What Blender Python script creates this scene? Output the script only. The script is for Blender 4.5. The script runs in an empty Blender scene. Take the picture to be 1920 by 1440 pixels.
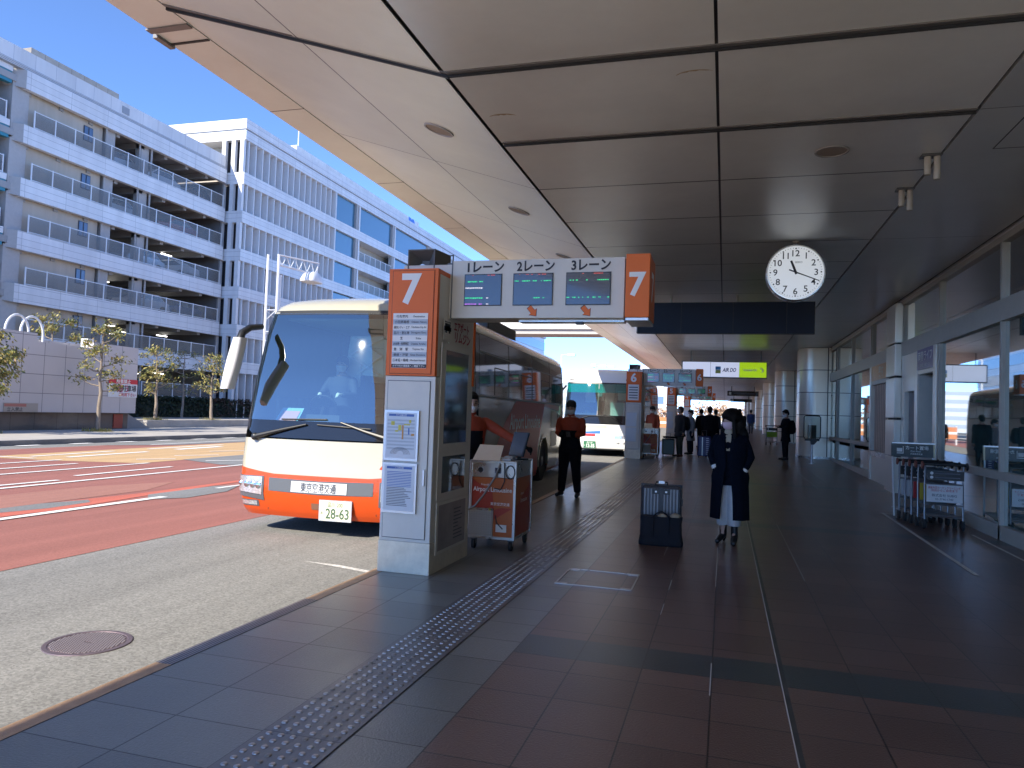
import bpy, math, random
from math import sin, cos, pi, radians as R
from mathutils import Matrix, Vector
random.seed(7)
S = bpy.context.scene
# ---------------------------------------------------------------- camera, sky, sun, exposure
cam = bpy.data.cameras.new('camera'); camo = bpy.data.objects.new('camera', cam); S.collection.objects.link(camo)
S.camera = camo
cam.sensor_width = 36; cam.lens = 36*1379.4/1920; cam.clip_start = 0.05; cam.clip_end = 6000
YAW, PIT, ROL = -0.282793, 0.037915, 0.034920
fw = Vector((sin(YAW)*cos(PIT), cos(YAW)*cos(PIT), sin(PIT)))
r0 = Vector((cos(YAW), -sin(YAW), 0)); u0 = Vector((-sin(YAW)*sin(PIT), -cos(YAW)*sin(PIT), cos(PIT)))
rr = r0*cos(ROL)+u0*sin(ROL); uu = u0*cos(ROL)-r0*sin(ROL)
mm = Matrix((rr, uu, -fw)).transposed().to_4x4(); mm.translation = (0, 0, 1.5)
camo.matrix_world = mm
SUN_EL, SUN_PHI = R(36), R(20.0)         # shadows fall towards (+sin phi, +cos phi)
w = bpy.data.worlds.new('World'); S.world = w; w.use_nodes = True
nt = w.node_tree; bg = nt.nodes['Background']
sky = nt.nodes.new('ShaderNodeTexSky'); sky.sky_type = 'NISHITA'; sky.sun_disc = False
sky.sun_elevation = SUN_EL; sky.sun_rotation = R(180)+SUN_PHI
sky.air_density = 1.4; sky.dust_density = 0.0; sky.ozone_density = 5.0; sky.altitude = 10500
nt.links.new(sky.outputs[0], bg.inputs[0]); bg.inputs[1].default_value = 0.15
sl = bpy.data.lights.new('sun', 'SUN'); sl.energy = 2.4; sl.angle = R(0.5); sl.color = (1, 0.925, 0.79)
so = bpy.data.objects.new('sun', sl); S.collection.objects.link(so)
sd = Vector((sin(SUN_PHI)*cos(SUN_EL), cos(SUN_PHI)*cos(SUN_EL), -sin(SUN_EL)))
so.rotation_euler = sd.to_track_quat('-Z', 'Y').to_euler()
S.view_settings.view_transform = 'Standard'; S.view_settings.look = 'None'
S.view_settings.exposure = 1.84; S.view_settings.gamma = 1
S.cycles.max_bounces = 10; S.cycles.diffuse_bounces = 5; S.cycles.glossy_bounces = 5; S.cycles.transparent_max_bounces = 10
S.cycles.sample_clamp_indirect = 6.0; S.cycles.use_denoising = True
S.cycles.caustics_reflective = False; S.cycles.caustics_refractive = False

# ---------------------------------------------------------------- materials
MATS = {}
def mat(name, col, rough=0.5, metal=0.0, var=0.0, vs=6.0, bump=0.0, bs=40.0, emit=None, es=1.0, spec=0.5, coat=0.0, rvar=0.0, stretch=None):
    if name in MATS: return MATS[name]
    m = bpy.data.materials.new(name); m.use_nodes = True; n = m.node_tree; b = n.nodes['Principled BSDF']
    c = tuple(col)+(1,)
    b.inputs['Base Color'].default_value = c; b.inputs['Roughness'].default_value = rough
    b.inputs['Metallic'].default_value = metal; b.inputs['Specular IOR Level'].default_value = spec
    b.inputs['Coat Weight'].default_value = coat; b.inputs['Coat Roughness'].default_value = 0.05
    if emit: b.inputs['Emission Color'].default_value = tuple(emit)+(1,); b.inputs['Emission Strength'].default_value = es
    if var or bump or rvar:
        tc = n.nodes.new('ShaderNodeTexCoord'); src = tc.outputs['Object']
        if stretch:
            mp = n.nodes.new('ShaderNodeMapping'); mp.inputs['Scale'].default_value = stretch
            n.links.new(src, mp.inputs[0]); src = mp.outputs[0]
    if var or rvar:
        no = n.nodes.new('ShaderNodeTexNoise'); no.inputs['Scale'].default_value = vs; no.inputs['Detail'].default_value = 6
        no.inputs['Roughness'].default_value = 0.65
        n.links.new(src, no.inputs['Vector'])
    if var:
        mx = n.nodes.new('ShaderNodeMix'); mx.data_type = 'RGBA'
        mx.inputs[6].default_value = tuple(x*(1-var) for x in col)+(1,); mx.inputs[7].default_value = tuple(min(1, x*(1+var)) for x in col)+(1,)
        rp = n.nodes.new('ShaderNodeMapRange'); rp.inputs[1].default_value = 0.3; rp.inputs[2].default_value = 0.7
        n.links.new(no.outputs[0], rp.inputs[0]); n.links.new(rp.outputs[0], mx.inputs[0]); n.links.new(mx.outputs[2], b.inputs['Base Color'])
    if rvar:
        rp2 = n.nodes.new('ShaderNodeMapRange'); rp2.inputs[1].default_value = 0.3; rp2.inputs[2].default_value = 0.7
        rp2.inputs[3].default_value = max(0.02, rough-rvar); rp2.inputs[4].default_value = rough+rvar
        n.links.new(no.outputs[0], rp2.inputs[0]); n.links.new(rp2.outputs[0], b.inputs['Roughness'])
    if bump:
        n2 = n.nodes.new('ShaderNodeTexNoise'); n2.inputs['Scale'].default_value = bs; n2.inputs['Detail'].default_value = 4
        n.links.new(src, n2.inputs['Vector'])
        bp = n.nodes.new('ShaderNodeBump'); bp.inputs['Strength'].default_value = bump; bp.inputs['Distance'].default_value = 0.01
        n.links.new(n2.outputs[0], bp.inputs['Height']); n.links.new(bp.outputs[0], b.inputs['Normal'])
    MATS[name] = m; return m

def mnode(n, op, a, b=None, c=None):
    x = n.nodes.new('ShaderNodeMath'); x.operation = op
    for i, v in enumerate((a, b, c)):
        if v is None: continue
        if isinstance(v, (int, float)): x.inputs[i].default_value = v
        else: n.links.new(v, x.inputs[i])
    return x.outputs[0]

def grid_mat(name, col, line, ax, p0, per, lw, rough=0.5, metal=0.0, var=0.1, vs=3.0, bump=0.1, bs=60, cellvar=0.06, rvar=0.0, spec=0.5, hbump=0.3, stretch=None, spots=0.0):
    """panel joints on world axes ax=(i,j) with origin p0, pitch per, joint width lw"""
    if name in MATS: return MATS[name]
    m = mat(name, col, rough, metal, var, vs, 0, bs, spec=spec, rvar=rvar, stretch=stretch); n = m.node_tree; b = n.nodes['Principled BSDF']
    ge = n.nodes.new('ShaderNodeNewGeometry'); sx = n.nodes.new('ShaderNodeSeparateXYZ'); n.links.new(ge.outputs['Position'], sx.inputs[0])
    masks = []; cells = []
    for a, p, q in zip(ax, p0, per):
        t = mnode(n, 'DIVIDE', mnode(n, 'SUBTRACT', sx.outputs[a], p), q)
        fr = mnode(n, 'FRACT', t); cells.append(mnode(n, 'FLOOR', t))
        d = mnode(n, 'MULTIPLY', mnode(n, 'MINIMUM', fr, mnode(n, 'SUBTRACT', 1.0, fr)), q)
        masks.append(mnode(n, 'LESS_THAN', d, lw/2))
    mk = mnode(n, 'MAXIMUM', masks[0], masks[1]) if len(masks) > 1 else masks[0]
    cx = n.nodes.new('ShaderNodeCombineXYZ')
    for i, ce in enumerate(cells): n.links.new(ce, cx.inputs[i])
    wn = n.nodes.new('ShaderNodeTexWhiteNoise'); n.links.new(cx.outputs[0], wn.inputs[0])
    hs = n.nodes.new('ShaderNodeHueSaturation')
    vv = n.nodes.new('ShaderNodeMapRange'); vv.inputs[3].default_value = 1-cellvar; vv.inputs[4].default_value = 1+cellvar
    n.links.new(wn.outputs[0], vv.inputs[0]); n.links.new(vv.outputs[0], hs.inputs['Value'])
    old = [l for l in n.links if l.to_socket == b.inputs['Base Color']]
    if old: n.links.new(old[0].from_socket, hs.inputs['Color'])
    else: hs.inputs['Color'].default_value = tuple(col)+(1,)
    if spots:
        vo = n.nodes.new('ShaderNodeTexVoronoi'); vo.inputs['Scale'].default_value = 2.6; n.links.new(ge.outputs['Position'], vo.inputs['Vector'])
        sc = n.nodes.new('ShaderNodeSeparateColor'); n.links.new(vo.outputs['Color'], sc.inputs[0])
        dot = mnode(n, 'LESS_THAN', vo.outputs['Distance'], mnode(n, 'MULTIPLY', mnode(n, 'MAXIMUM', mnode(n, 'SUBTRACT', sc.outputs[0], 0.45), 0.0), 0.085))
        sn = n.nodes.new('ShaderNodeTexNoise'); sn.inputs['Scale'].default_value = 1.0; sn.inputs['Detail'].default_value = 8; sn.inputs['Roughness'].default_value = 0.75; n.links.new(ge.outputs['Position'], sn.inputs['Vector'])
        dirt = n.nodes.new('ShaderNodeMapRange'); dirt.inputs[1].default_value = 0.35; dirt.inputs[2].default_value = 0.8; dirt.inputs[4].default_value = 0.6; n.links.new(sn.outputs[0], dirt.inputs[0])
        f = mnode(n, 'SUBTRACT', mnode(n, 'SUBTRACT', 1.0, mnode(n, 'MULTIPLY', dot, spots)), mnode(n, 'MULTIPLY', dirt.outputs[0], spots))
        vm = n.nodes.new('ShaderNodeVectorMath'); vm.operation = 'SCALE'; n.links.new(hs.outputs[0], vm.inputs[0]); n.links.new(f, vm.inputs['Scale']); hs = vm
    mx = n.nodes.new('ShaderNodeMix'); mx.data_type = 'RGBA'; n.links.new(mk, mx.inputs[0]); n.links.new(hs.outputs[0], mx.inputs[6])
    mx.inputs[7].default_value = tuple(line)+(1,); n.links.new(mx.outputs[2], b.inputs['Base Color'])
    n2 = n.nodes.new('ShaderNodeTexNoise'); n2.inputs['Scale'].default_value = bs; n2.inputs['Detail'].default_value = 5; n.links.new(ge.outputs['Position'], n2.inputs['Vector'])
    h = mnode(n, 'SUBTRACT', mnode(n, 'MULTIPLY', n2.outputs[0], bump), mnode(n, 'MULTIPLY', mk, hbump))
    bp = n.nodes.new('ShaderNodeBump'); bp.inputs['Strength'].default_value = 1.0; bp.inputs['Distance'].default_value = 0.004
    n.links.new(h, bp.inputs['Height']); n.links.new(bp.outputs[0], b.inputs['Normal'])
    return m

def glass_mat(name, tint, refl=0.1, rough=0.02, ior=1.5, dark=None, boost=1.0):
    """thin pane: fresnel reflection over a tinted see-through"""
    if name in MATS: return MATS[name]
    m = bpy.data.materials.new(name); m.use_nodes = True; n = m.node_tree; n.nodes.clear()
    o = n.nodes.new('ShaderNodeOutputMaterial'); mx = n.nodes.new('ShaderNodeMixShader')
    tr = n.nodes.new('ShaderNodeBsdfTransparent'); tr.inputs[0].default_value = tuple(tint)+(1,)
    base = tr.outputs[0]
    if dark:
        df = n.nodes.new('ShaderNodeBsdfDiffuse'); df.inputs[0].default_value = tuple(dark[:3])+(1,)
        m2 = n.nodes.new('ShaderNodeMixShader'); m2.inputs[0].default_value = dark[3]
        n.links.new(tr.outputs[0], m2.inputs[1]); n.links.new(df.outputs[0], m2.inputs[2]); base = m2.outputs[0]
    gl = n.nodes.new('ShaderNodeBsdfGlossy'); gl.inputs['Roughness'].default_value = rough; gl.inputs['Color'].default_value = (0.92, 0.97, 0.97, 1)
    fr = n.nodes.new('ShaderNodeFresnel'); fr.inputs[0].default_value = ior
    f = mnode(n, 'MINIMUM', mnode(n, 'ADD', mnode(n, 'MULTIPLY', fr.outputs[0], boost), refl), 1.0)
    n.links.new(f, mx.inputs[0]); n.links.new(base, mx.inputs[1]); n.links.new(gl.outputs[0], mx.inputs[2]); n.links.new(mx.outputs[0], o.inputs[0])
    MATS[name] = m; return m

# ---------------------------------------------------------------- mesh builder
class MB:
    def __init__(s): s.v = []; s.f = []; s.m = []; s.mats = []; s.M = Matrix()
    def mi(s, m):
        if m not in s.mats: s.mats.append(m)
        return s.mats.index(m)
    def add(s, vs, fs, m):
        k = len(s.v); i = s.mi(m)
        s.v += [s.M @ Vector(p) for p in vs]
        for f in fs: s.f.append([a+k for a in f]); s.m.append(i)
    def box(s, a, b, m):
        x0, y0, z0 = a; x1, y1, z1 = b
        s.add([(x0,y0,z0),(x1,y0,z0),(x1,y1,z0),(x0,y1,z0),(x0,y0,z1),(x1,y0,z1),(x1,y1,z1),(x0,y1,z1)],
              [(0,3,2,1),(4,5,6,7),(0,1,5,4),(1,2,6,5),(2,3,7,6),(3,0,4,7)], m)
    def quad(s, a, b, c, d, m): s.add([a, b, c, d], [(0,1,2,3)], m)
    def ngon(s, pts, m): s.add(pts, [tuple(range(len(pts)))], m)
    def prism(s, pts, vec, m):
        n = len(pts); v = Vector(vec)
        P = [Vector(p) for p in pts]+[Vector(p)+v for p in pts]
        s.add(P, [tuple(range(n))[::-1], tuple(range(n, 2*n))]+[(i, (i+1) % n, n+(i+1) % n, n+i) for i in range(n)], m)
    def tube(s, pts, r, m, n=8, cap=True, sq=1.0):
        P = [Vector(p) for p in pts]; rs = r if isinstance(r, (list, tuple)) else [r]*len(P)
        V = []; prev = None
        for i, p in enumerate(P):
            t = (P[min(i+1, len(P)-1)]-P[max(i-1, 0)]).normalized()
            if prev is None:
                a = Vector((0,0,1)) if abs(t.z) < 0.9 else Vector((1,0,0)); x = t.cross(a).normalized()
            else: x = (prev-t*prev.dot(t)).normalized()
            prev = x; y = t.cross(x)
            V += [p+(x*cos(2*pi*k/n)+y*sq*sin(2*pi*k/n))*rs[i] for k in range(n)]
        F = [(i*n+k, i*n+(k+1) % n, (i+1)*n+(k+1) % n, (i+1)*n+k) for i in range(len(P)-1) for k in range(n)]
        if cap: F += [tuple(range(n))[::-1], tuple(range((len(P)-1)*n, len(P)*n))]
        s.add(V, F, m)
    def rings(s, rg, m, n=16, e=2.0):
        """loft of elliptical rings (cx,cy,cz,rx,ry), closed by ngons; e = superellipse exponent"""
        V = []
        for cx, cy, cz, rx, ry in rg:
            for k in range(n):
                a = 2*pi*k/n; c_, s_ = cos(a), sin(a)
                V.append((cx+rx*math.copysign(abs(c_)**(2/e), c_), cy+ry*math.copysign(abs(s_)**(2/e), s_), cz))
        F = [(i*n+k, i*n+(k+1) % n, (i+1)*n+(k+1) % n, (i+1)*n+k) for i in range(len(rg)-1) for k in range(n)]
        F += [tuple(range(n))[::-1], tuple(range((len(rg)-1)*n, len(rg)*n))]
        s.add(V, F, m)
    def ball(s, c, r, m, n=14, k=9):
        rx, ry, rz = r if isinstance(r, (tuple, list)) else (r, r, r)
        s.rings([(c[0], c[1], c[2]-rz*cos(pi*(i+.5)/k), rx*sin(pi*(i+.5)/k), ry*sin(pi*(i+.5)/k)) for i in range(k)], m, n)
    def lathe(s, c, prof, m, ax=2, n=24):
        """prof: (r, h) along axis ax"""
        V = []
        for r, h in prof:
            for k in range(n):
                a = 2*pi*k/n; p = [0, 0, 0]; p[ax] = h; p[(ax+1) % 3] = r*cos(a); p[(ax+2) % 3] = r*sin(a)
                V.append((c[0]+p[0], c[1]+p[1], c[2]+p[2]))
        F = [(i*n+k, i*n+(k+1) % n, (i+1)*n+(k+1) % n, (i+1)*n+k) for i in range(len(prof)-1) for k in range(n)]
        F += [tuple(range(n))[::-1], tuple(range((len(prof)-1)*n, len(prof)*n))]
        s.add(V, F, m)
    def text(s, body, o, right, up, size, m, bold=0.0, fit=None, sx=1.0):
        """lettering centred at o in the plane of right/up; fit = max width"""
        V, F = text_geo(body, bold); 
        if not V: return
        xs = [p[0] for p in V]; ys = [p[1] for p in V]; cx = (min(xs)+max(xs))/2; cy = (min(ys)+max(ys))/2
        k = size/0.72; kx = k*sx
        if fit and (max(xs)-min(xs))*kx > fit: kx = fit/(max(xs)-min(xs))
        r_, u_ = Vector(right).normalized(), Vector(up).normalized(); o = Vector(o)
        s.add([o+r_*((x-cx)*kx)+u_*((y-cy)*k) for x, y in V], F, m)
    def build(s, name, parent=None, smooth=None, bevel=0.0, loc=None, coll=None):
        me = bpy.data.meshes.new(name); me.from_pydata([tuple(p) for p in s.v], [], s.f)
        for m in s.mats: me.materials.append(m)
        me.polygons.foreach_set('material_index', s.m)
        if smooth is not None:
            me.polygons.foreach_set('use_smooth', [True]*len(me.polygons)); me.set_sharp_from_angle(angle=R(smooth))
        me.update()
        o = bpy.data.objects.new(name, me); S.collection.objects.link(o)
        if parent: o.parent = parent
        if loc: o.location = loc
        if bevel:
            b = o.modifiers.new('bevel', 'BEVEL'); b.width = bevel; b.segments = 2; b.limit_method = 'ANGLE'; b.angle_limit = R(50)
        return o
TXT = {}
def text_geo(body, bold):
    k = (body, bold)
    if k not in TXT:
        c = bpy.data.curves.new('lettering', 'FONT'); c.body = body; c.size = 1.0; c.offset = bold; c.resolution_u = 3
        o = bpy.data.objects.new('lettering', c); S.collection.objects.link(o)
        dg = bpy.context.evaluated_depsgraph_get(); me = o.evaluated_get(dg).to_mesh()
        TXT[k] = ([(v.co.x, v.co.y) for v in me.vertices], [tuple(p.vertices) for p in me.polygons])
        o.evaluated_get(dg).to_mesh_clear(); bpy.data.objects.remove(o); bpy.data.curves.remove(c)
    return TXT[k]
def empty(name, label, cat, loc=(0,0,0), rz=0.0, group=None):
    o = bpy.data.objects.new(name, None); S.collection.objects.link(o); o.location = loc; o.rotation_euler = (0, 0, rz)
    o.empty_display_size = 0.2
    return tag(o, label, cat, group)
def tag(o, label, cat, group=None):
    o['label'] = label; o['category'] = cat
    if group: o['group'] = group
    return o
def struct(o, kind='structure'): o['kind'] = kind; return o
def copy_tree(o, parent=None):
    c = o.copy(); S.collection.objects.link(c)
    if parent: c.parent = parent
    for ch in list(o.children): copy_tree(ch, c)
    return c
def gz(y): return 0.012*min(max(0.0, y-12), 60)
def sm(t): t = min(max(t, 0), 1); return t*t*(3-2*t)
def rz_(x, y): return -0.15+gz(y)*sm((x+9.2)/2.4)

# ---------------------------------------------------------------- palette
white = mat('white_paint', (0.72, 0.73, 0.74), 0.35, var=0.05, vs=3)
cream = mat('cream_bus_paint', (0.43, 0.405, 0.31), 0.22, coat=0.5, var=0.02)
orange = mat('orange_bus_paint', (0.58, 0.062, 0.002), 0.28, coat=0.4, var=0.03)
signorange = mat('orange_sign_enamel', (0.80, 0.155, 0.018), 0.55, var=0.05, vs=2)
greymetal = mat('grey_painted_steel', (0.70, 0.655, 0.57), 0.45, var=0.05, vs=4, rvar=0.1)
darkgrey = mat('dark_grey_steel', (0.12, 0.125, 0.13), 0.4, var=0.1)
steel = mat('brushed_steel', (0.50, 0.49, 0.47), 0.32, 0.9, var=0.1, vs=5, rvar=0.12)
alu = mat('aluminium_frame', (0.55, 0.56, 0.57), 0.35, 0.7, var=0.05)
black = mat('black_plastic', (0.012, 0.013, 0.015), 0.4)
blackgloss = mat('black_gloss', (0.01, 0.011, 0.013), 0.08, coat=0.5)
rubber = mat('rubber', (0.02, 0.02, 0.021), 0.75, var=0.3, vs=12)
ink = mat('dark_ink', (0.02, 0.022, 0.03), 0.6)
inkgrey = mat('grey_ink', (0.10, 0.11, 0.13), 0.6)
paper = mat('white_sheet', (0.82, 0.80, 0.76), 0.5)
whitel = mat('white_lettering', (0.85, 0.84, 0.8), 0.5)
plinth = mat('stainless_plinth', (0.70, 0.63, 0.50), 0.45, 0.35, var=0.15, vs=7, rvar=0.1)
redink = mat('red_ink', (0.55, 0.03, 0.04), 0.5)
# ---------------------------------------------------------------- ground
def sheet(mb, xs, ys, zf, m):
    nx, ny = len(xs), len(ys)
    mb.add([(x, y, zf(x, y)) for y in ys for x in xs],
           [(j*nx+i, j*nx+i+1, (j+1)*nx+i+1, (j+1)*nx+i) for j in range(ny-1) for i in range(nx-1)], m)
def steps(a, b, d): n = max(1, round((b-a)/d)); return [a+(b-a)*i/n for i in range(n+1)]

def asphalt_mat(name, col, spk=0.5):
    m = mat(name, col, 0.85, var=0.15, vs=0.9, stretch=(2.2, .12, 1)); n = m.node_tree; b = n.nodes['Principled BSDF']
    ge = n.nodes.new('ShaderNodeNewGeometry')
    vo = n.nodes.new('ShaderNodeTexVoronoi'); vo.inputs['Scale'].default_value = 70; n.links.new(ge.outputs['Position'], vo.inputs['Vector'])
    no = n.nodes.new('ShaderNodeTexNoise'); no.inputs['Scale'].default_value = 35; no.inputs['Detail'].default_value = 8; n.links.new(ge.outputs['Position'], no.inputs['Vector'])
    se = n.nodes.new('ShaderNodeSeparateColor'); n.links.new(vo.outputs['Color'], se.inputs[0])
    val = mnode(n, 'ADD', mnode(n, 'MULTIPLY', se.outputs[0], spk*1.1), mnode(n, 'MULTIPLY', no.outputs[0], spk*1.2))
    val = mnode(n, 'ADD', val, 1.0-spk*1.1)
    old = [l for l in n.links if l.to_socket == b.inputs['Base Color']][0].from_socket
    mx = n.nodes.new('ShaderNodeVectorMath'); mx.operation = 'SCALE'; n.links.new(old, mx.inputs[0]); n.links.new(val, mx.inputs['Scale'])
    n.links.new(mx.outputs[0], b.inputs['Base Color'])
    bp = n.nodes.new('ShaderNodeBump'); bp.inputs['Strength'].default_value = 0.5; bp.inputs['Distance'].default_value = 0.006
    n.links.new(se.outputs[1], bp.inputs['Height']); n.links.new(bp.outputs[0], b.inputs['Normal'])
    return m
asph = asphalt_mat('pale_asphalt', (0.225, 0.22, 0.205), 0.45)
asph2 = asphalt_mat('worn_asphalt', (0.20, 0.20, 0.195), 0.35)
redas = asphalt_mat('red_road_coating', (0.30, 0.118, 0.092), 0.22)
redas2 = asphalt_mat('fresh_red_coating', (0.50, 0.13, 0.085), 0.15)
brownas = asphalt_mat('faded_red_coating', (0.34, 0.155, 0.115), 0.2)
tanas = asphalt_mat('tan_road_coating', (0.52, 0.34, 0.17), 0.2)
paint = mat('road_paint', (0.80, 0.78, 0.74), 0.7, var=0.12, vs=5)
conc = mat('pavement_concrete', (0.42, 0.39, 0.35), 0.85, var=0.15, vs=1.2, bump=0.2, bs=30)
kerbst = mat('kerb_stone', (0.17, 0.165, 0.16), 0.8, var=0.15, vs=3)
earth = mat('distant_ground', (0.22, 0.21, 0.19), 0.9, var=0.1, vs=0.02)

mb = MB(); L = 3000
xs = [-L, -60, 60, L]; ys = [-L, -60, 300, L]
sheet(mb, xs, ys, lambda x, y: -0.40, earth)
struct(mb.build('ground'))
mb = MB()
RX = [-22.0, -18, -14, -11, -9.2, -8.6, -8, -7.4, -6.8, -6.44, -5.5, -4.5, -3.095]; RY = steps(-40, 12, 13)+steps(12, 140, 4)[1:]
sheet(mb, RX, RY, rz_, asph)
struct(mb.build('road'))
mb = MB()
sheet(mb, [-20.6, -18, -14, -11, -9.2, -8.6, -8, -7.4, -6.8, -6.44], RY, lambda x, y: rz_(x, y)+.004, redas)
struct(mb.build('road_red_lane'))
def flat(name, polys, dz, m, kind='structure'):
    mb = MB()
    for p in polys: mb.ngon([(x, y, rz_(x, y)+dz) for x, y in p], m)
    return struct(mb.build(name), kind)
flat('road_tan_lane', [[(-17.9,14.6),(-16.4,14.82),(-14.33,15.55),(-14.5,19.4),(-14.6,30),(-14.8,70),(-19.6,70),(-19.1,26),(-18.8,20),(-18.6,15.6),(-18.5,15.05),(-19.0,14.2),(-18.6,13.4)]], .008, tanas)
flat('road_grey_patch', [[(-14.45,17.2),(-12.6,16.4),(-12.2,16.6),(-12.3,40),(-14.6,40),(-14.5,19.4)],
     [(-20.6,20.5),(-19.3,22.5),(-19.2,27),(-19.6,70),(-20.6,70)],
     [(-9.95,7.9),(-9.62,7.75),(-9.45,8.5),(-9.5,9.3),(-9.75,9.5),(-9.95,8.8)],
     [(-9.5,10.5),(-9.05,10.0),(-8.7,10.5),(-8.75,11.6),(-9.2,12.6),(-9.5,12.2)]], .012, asph2)
flat('road_faded_coating', [[(-11.3,7),(-10.2,6.5),(-9.95,8),(-10.0,11),(-10.6,12.4),(-11.2,11)]], .008, brownas)
flat('road_fresh_coating', [[(-10.05,7.2),(-9.3,7.0),(-9.2,8.5),(-9.45,10.5),(-9.65,14),(-9.85,14),(-9.75,10.5),(-9.95,8.6)]], .010, redas2)
def line(x0, y0, x1, y1, wd=0.13):
    d = Vector((x1-x0, y1-y0)).normalized(); n = Vector((-d.y, d.x))*wd/2
    return [(x0-n.x, y0-n.y), (x1-n.x, y1-n.y), (x1+n.x, y1+n.y), (x0+n.x, y0+n.y)]
LN = [line(-16.4,-10,-16.4,15.07), line(-15.1,-10,-15.25,14.46), line(-13.95,-10,-14.2,15.67), line(-12.9,12.2,-13.04,15.14), line(-12.5,-8,-12.45,11.4),
      line(-11.55,-20,-12.15,16.5), line(-12.15,16.5,-12.6,40), line(-9.06,-20,-9.08,10.4,.16), line(-9.2,11.9,-9.4,22,.10),
      line(-19.05,14.25,-18.4,14.9), line(-18.4,14.9,-17.2,15.0), line(-17.0,15.8,-17.3,19,.2), line(-17.8,15.4,-18.1,18.5,.15), line(-18.2,20,-18.4,24,.18), line(-17.5,20.5,-17.7,23,.3),
      line(-15.3,16.4,-14.7,17.2), line(-15.6,18.2,-14.9,19.3), line(-16.2,20.5,-15.5,22), line(-13.7,17.2,-13.0,18.2), line(-13.6,19.8,-13.0,21), line(-19.9,22,-20.2,28,.12)]
LN += [line(-21.7, -10+2.02*k, -21.72, -9.15+2.02*k, .3) for k in range(24)]
flat('road_marking', LN, .016, paint)
flat('worn_marking', [[(-4.25,6.92),(-3.9,6.84),(-3.5,6.74),(-3.12,6.62),(-3.12,6.68),(-3.4,6.79),(-3.8,6.9)]], .005, mat('worn_road_paint', (0.6,0.58,0.55), .8, var=.4, vs=30))
# far pavement
mb = MB(); mb.box((-22.2,-40,-.4),(-21.98,120,.02),kerbst)
mb.box((-45,-40,-.4),(-22.2,120,.015),conc)
struct(mb.build('far_pavement', bevel=.02))
pl = MB()
pl.box((-33.5,31.6,.016),(-28.9,75,.40),conc); pl.box((-33.4,31.7,.401),(-30.6,74.9,.406),asph2)
struct(pl.build('raised_pavement', bevel=.03))

# ---------------------------------------------------------------- walkway floor
def floor_mat(name, col, x0, wx, y0, wy, line_, rough=0.29):
    return grid_mat(name, col, line_, (0, 1), (x0, y0), (wx, wy), 0.008, rough, 0, var=0.12, vs=60, bump=0.55, bs=90, cellvar=0.16, rvar=0.0, spec=0.65, hbump=1.0, spots=0.35)
GRY, BRN = (0.185, 0.19, 0.175), (0.155, 0.090, 0.070)
fl_a = floor_mat('grey_stone_tile', GRY, -2.98, .5, 2.61, .385, (0.022, 0.022, 0.02))
fl_b = floor_mat('grey_border_tile', GRY, -1.6, .36, 2.7, .4, (0.022, 0.022, 0.02))
fl_c = floor_mat('brown_stone_tile', BRN, -1.24, .4, 3.06, .4, (0.020, 0.015, 0.014))
fl_d = floor_mat('grey_band_tile', (0.055, 0.065, 0.066), -1.24, .4, 4.5, .4, (0.03, 0.03, 0.03))
bands = [4.5+6.45*k for k in range(-4, 16)]
ysb = sorted(set([-30.0, 12.0, 130.0]+[b for b in bands]+[b+.4 for b in bands]+steps(-30, 130, 4)))
def zw(x, y): return gz(y)
mb = MB()
for x0, x1, m in ((-2.98, -2.0, fl_a), (-2.0, -1.6, fl_b), (-1.6, -1.24, fl_b)): sheet(mb, [x0, x1], ysb, zw, m)
for a, b in zip(ysb[:-1], ysb[1:]):
    m = fl_d if any(q-.001 <= a and b <= q+.401 for q in bands) else fl_c
    for x0, x1 in ((-1.24, .345), (.375, 4.3)): sheet(mb, [x0, x1], [a, b], zw, m)
strip = mat('expansion_joint_metal', (0.10, 0.105, 0.11), 0.4, 0.6, var=.2)
sheet(mb, [.345, .375], ysb, zw, strip)
struct(mb.build('walkway'))
mb = MB(); sheet(mb,[-2.98,3.62],[-60,.6],lambda x,y:.004,mat('pale_bounce_paving',(.72,.68,.60),.7,var=.06,vs=.7)); struct(mb.build('unseen_bounce_paving'))  # unseen pale paving added behind the camera to bounce sun under the canopy
mb = MB(); seal = mat('pale_joint_sealant', (0.62,0.60,0.56), .7)
for x, a, b in ((-.435,5.75,6.1),(-.435,6.6,7.0),(-.045,4.2,4.75),(-.045,6.9,9.0),(-.045,9.6,12),(.345,3,20),(.76,7.5,11.5),(-.6,8.2,8.8)):
    sheet(mb, [x-.003, x+.003], steps(a, b, 4), lambda x, y: gz(y)+.003, seal)
struct(mb.build('floor_joint'))
mb = MB(); kb = mat('bronze_kerb_edge', (0.46, 0.29, 0.17), 0.5, var=.15, vs=9, bump=.6, bs=160)
grate = grid_mat('slot_drain', (0.26,0.23,0.25), (0.03,0.03,0.034), (0,), (-3.09,), (.022,), .011, .4, .3)
for a, b, m in ((-40,3.54,kb),(3.54,5.1,grate),(5.1,140,kb)):
    for y0, y1 in zip(steps(a,b,6)[:-1], steps(a,b,6)[1:]):
        sheet(mb, [-3.09,-2.98], [y0,y1], lambda x,y: gz(y)+.002, m)
        mb.quad((-3.09,y0,-.6+gz(y0)),(-3.09,y1,-.6+gz(y1)),(-3.09,y1,.002+gz(y1)),(-3.09,y0,.002+gz(y0)), kerbst)
struct(mb.build('kerb'))
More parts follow.
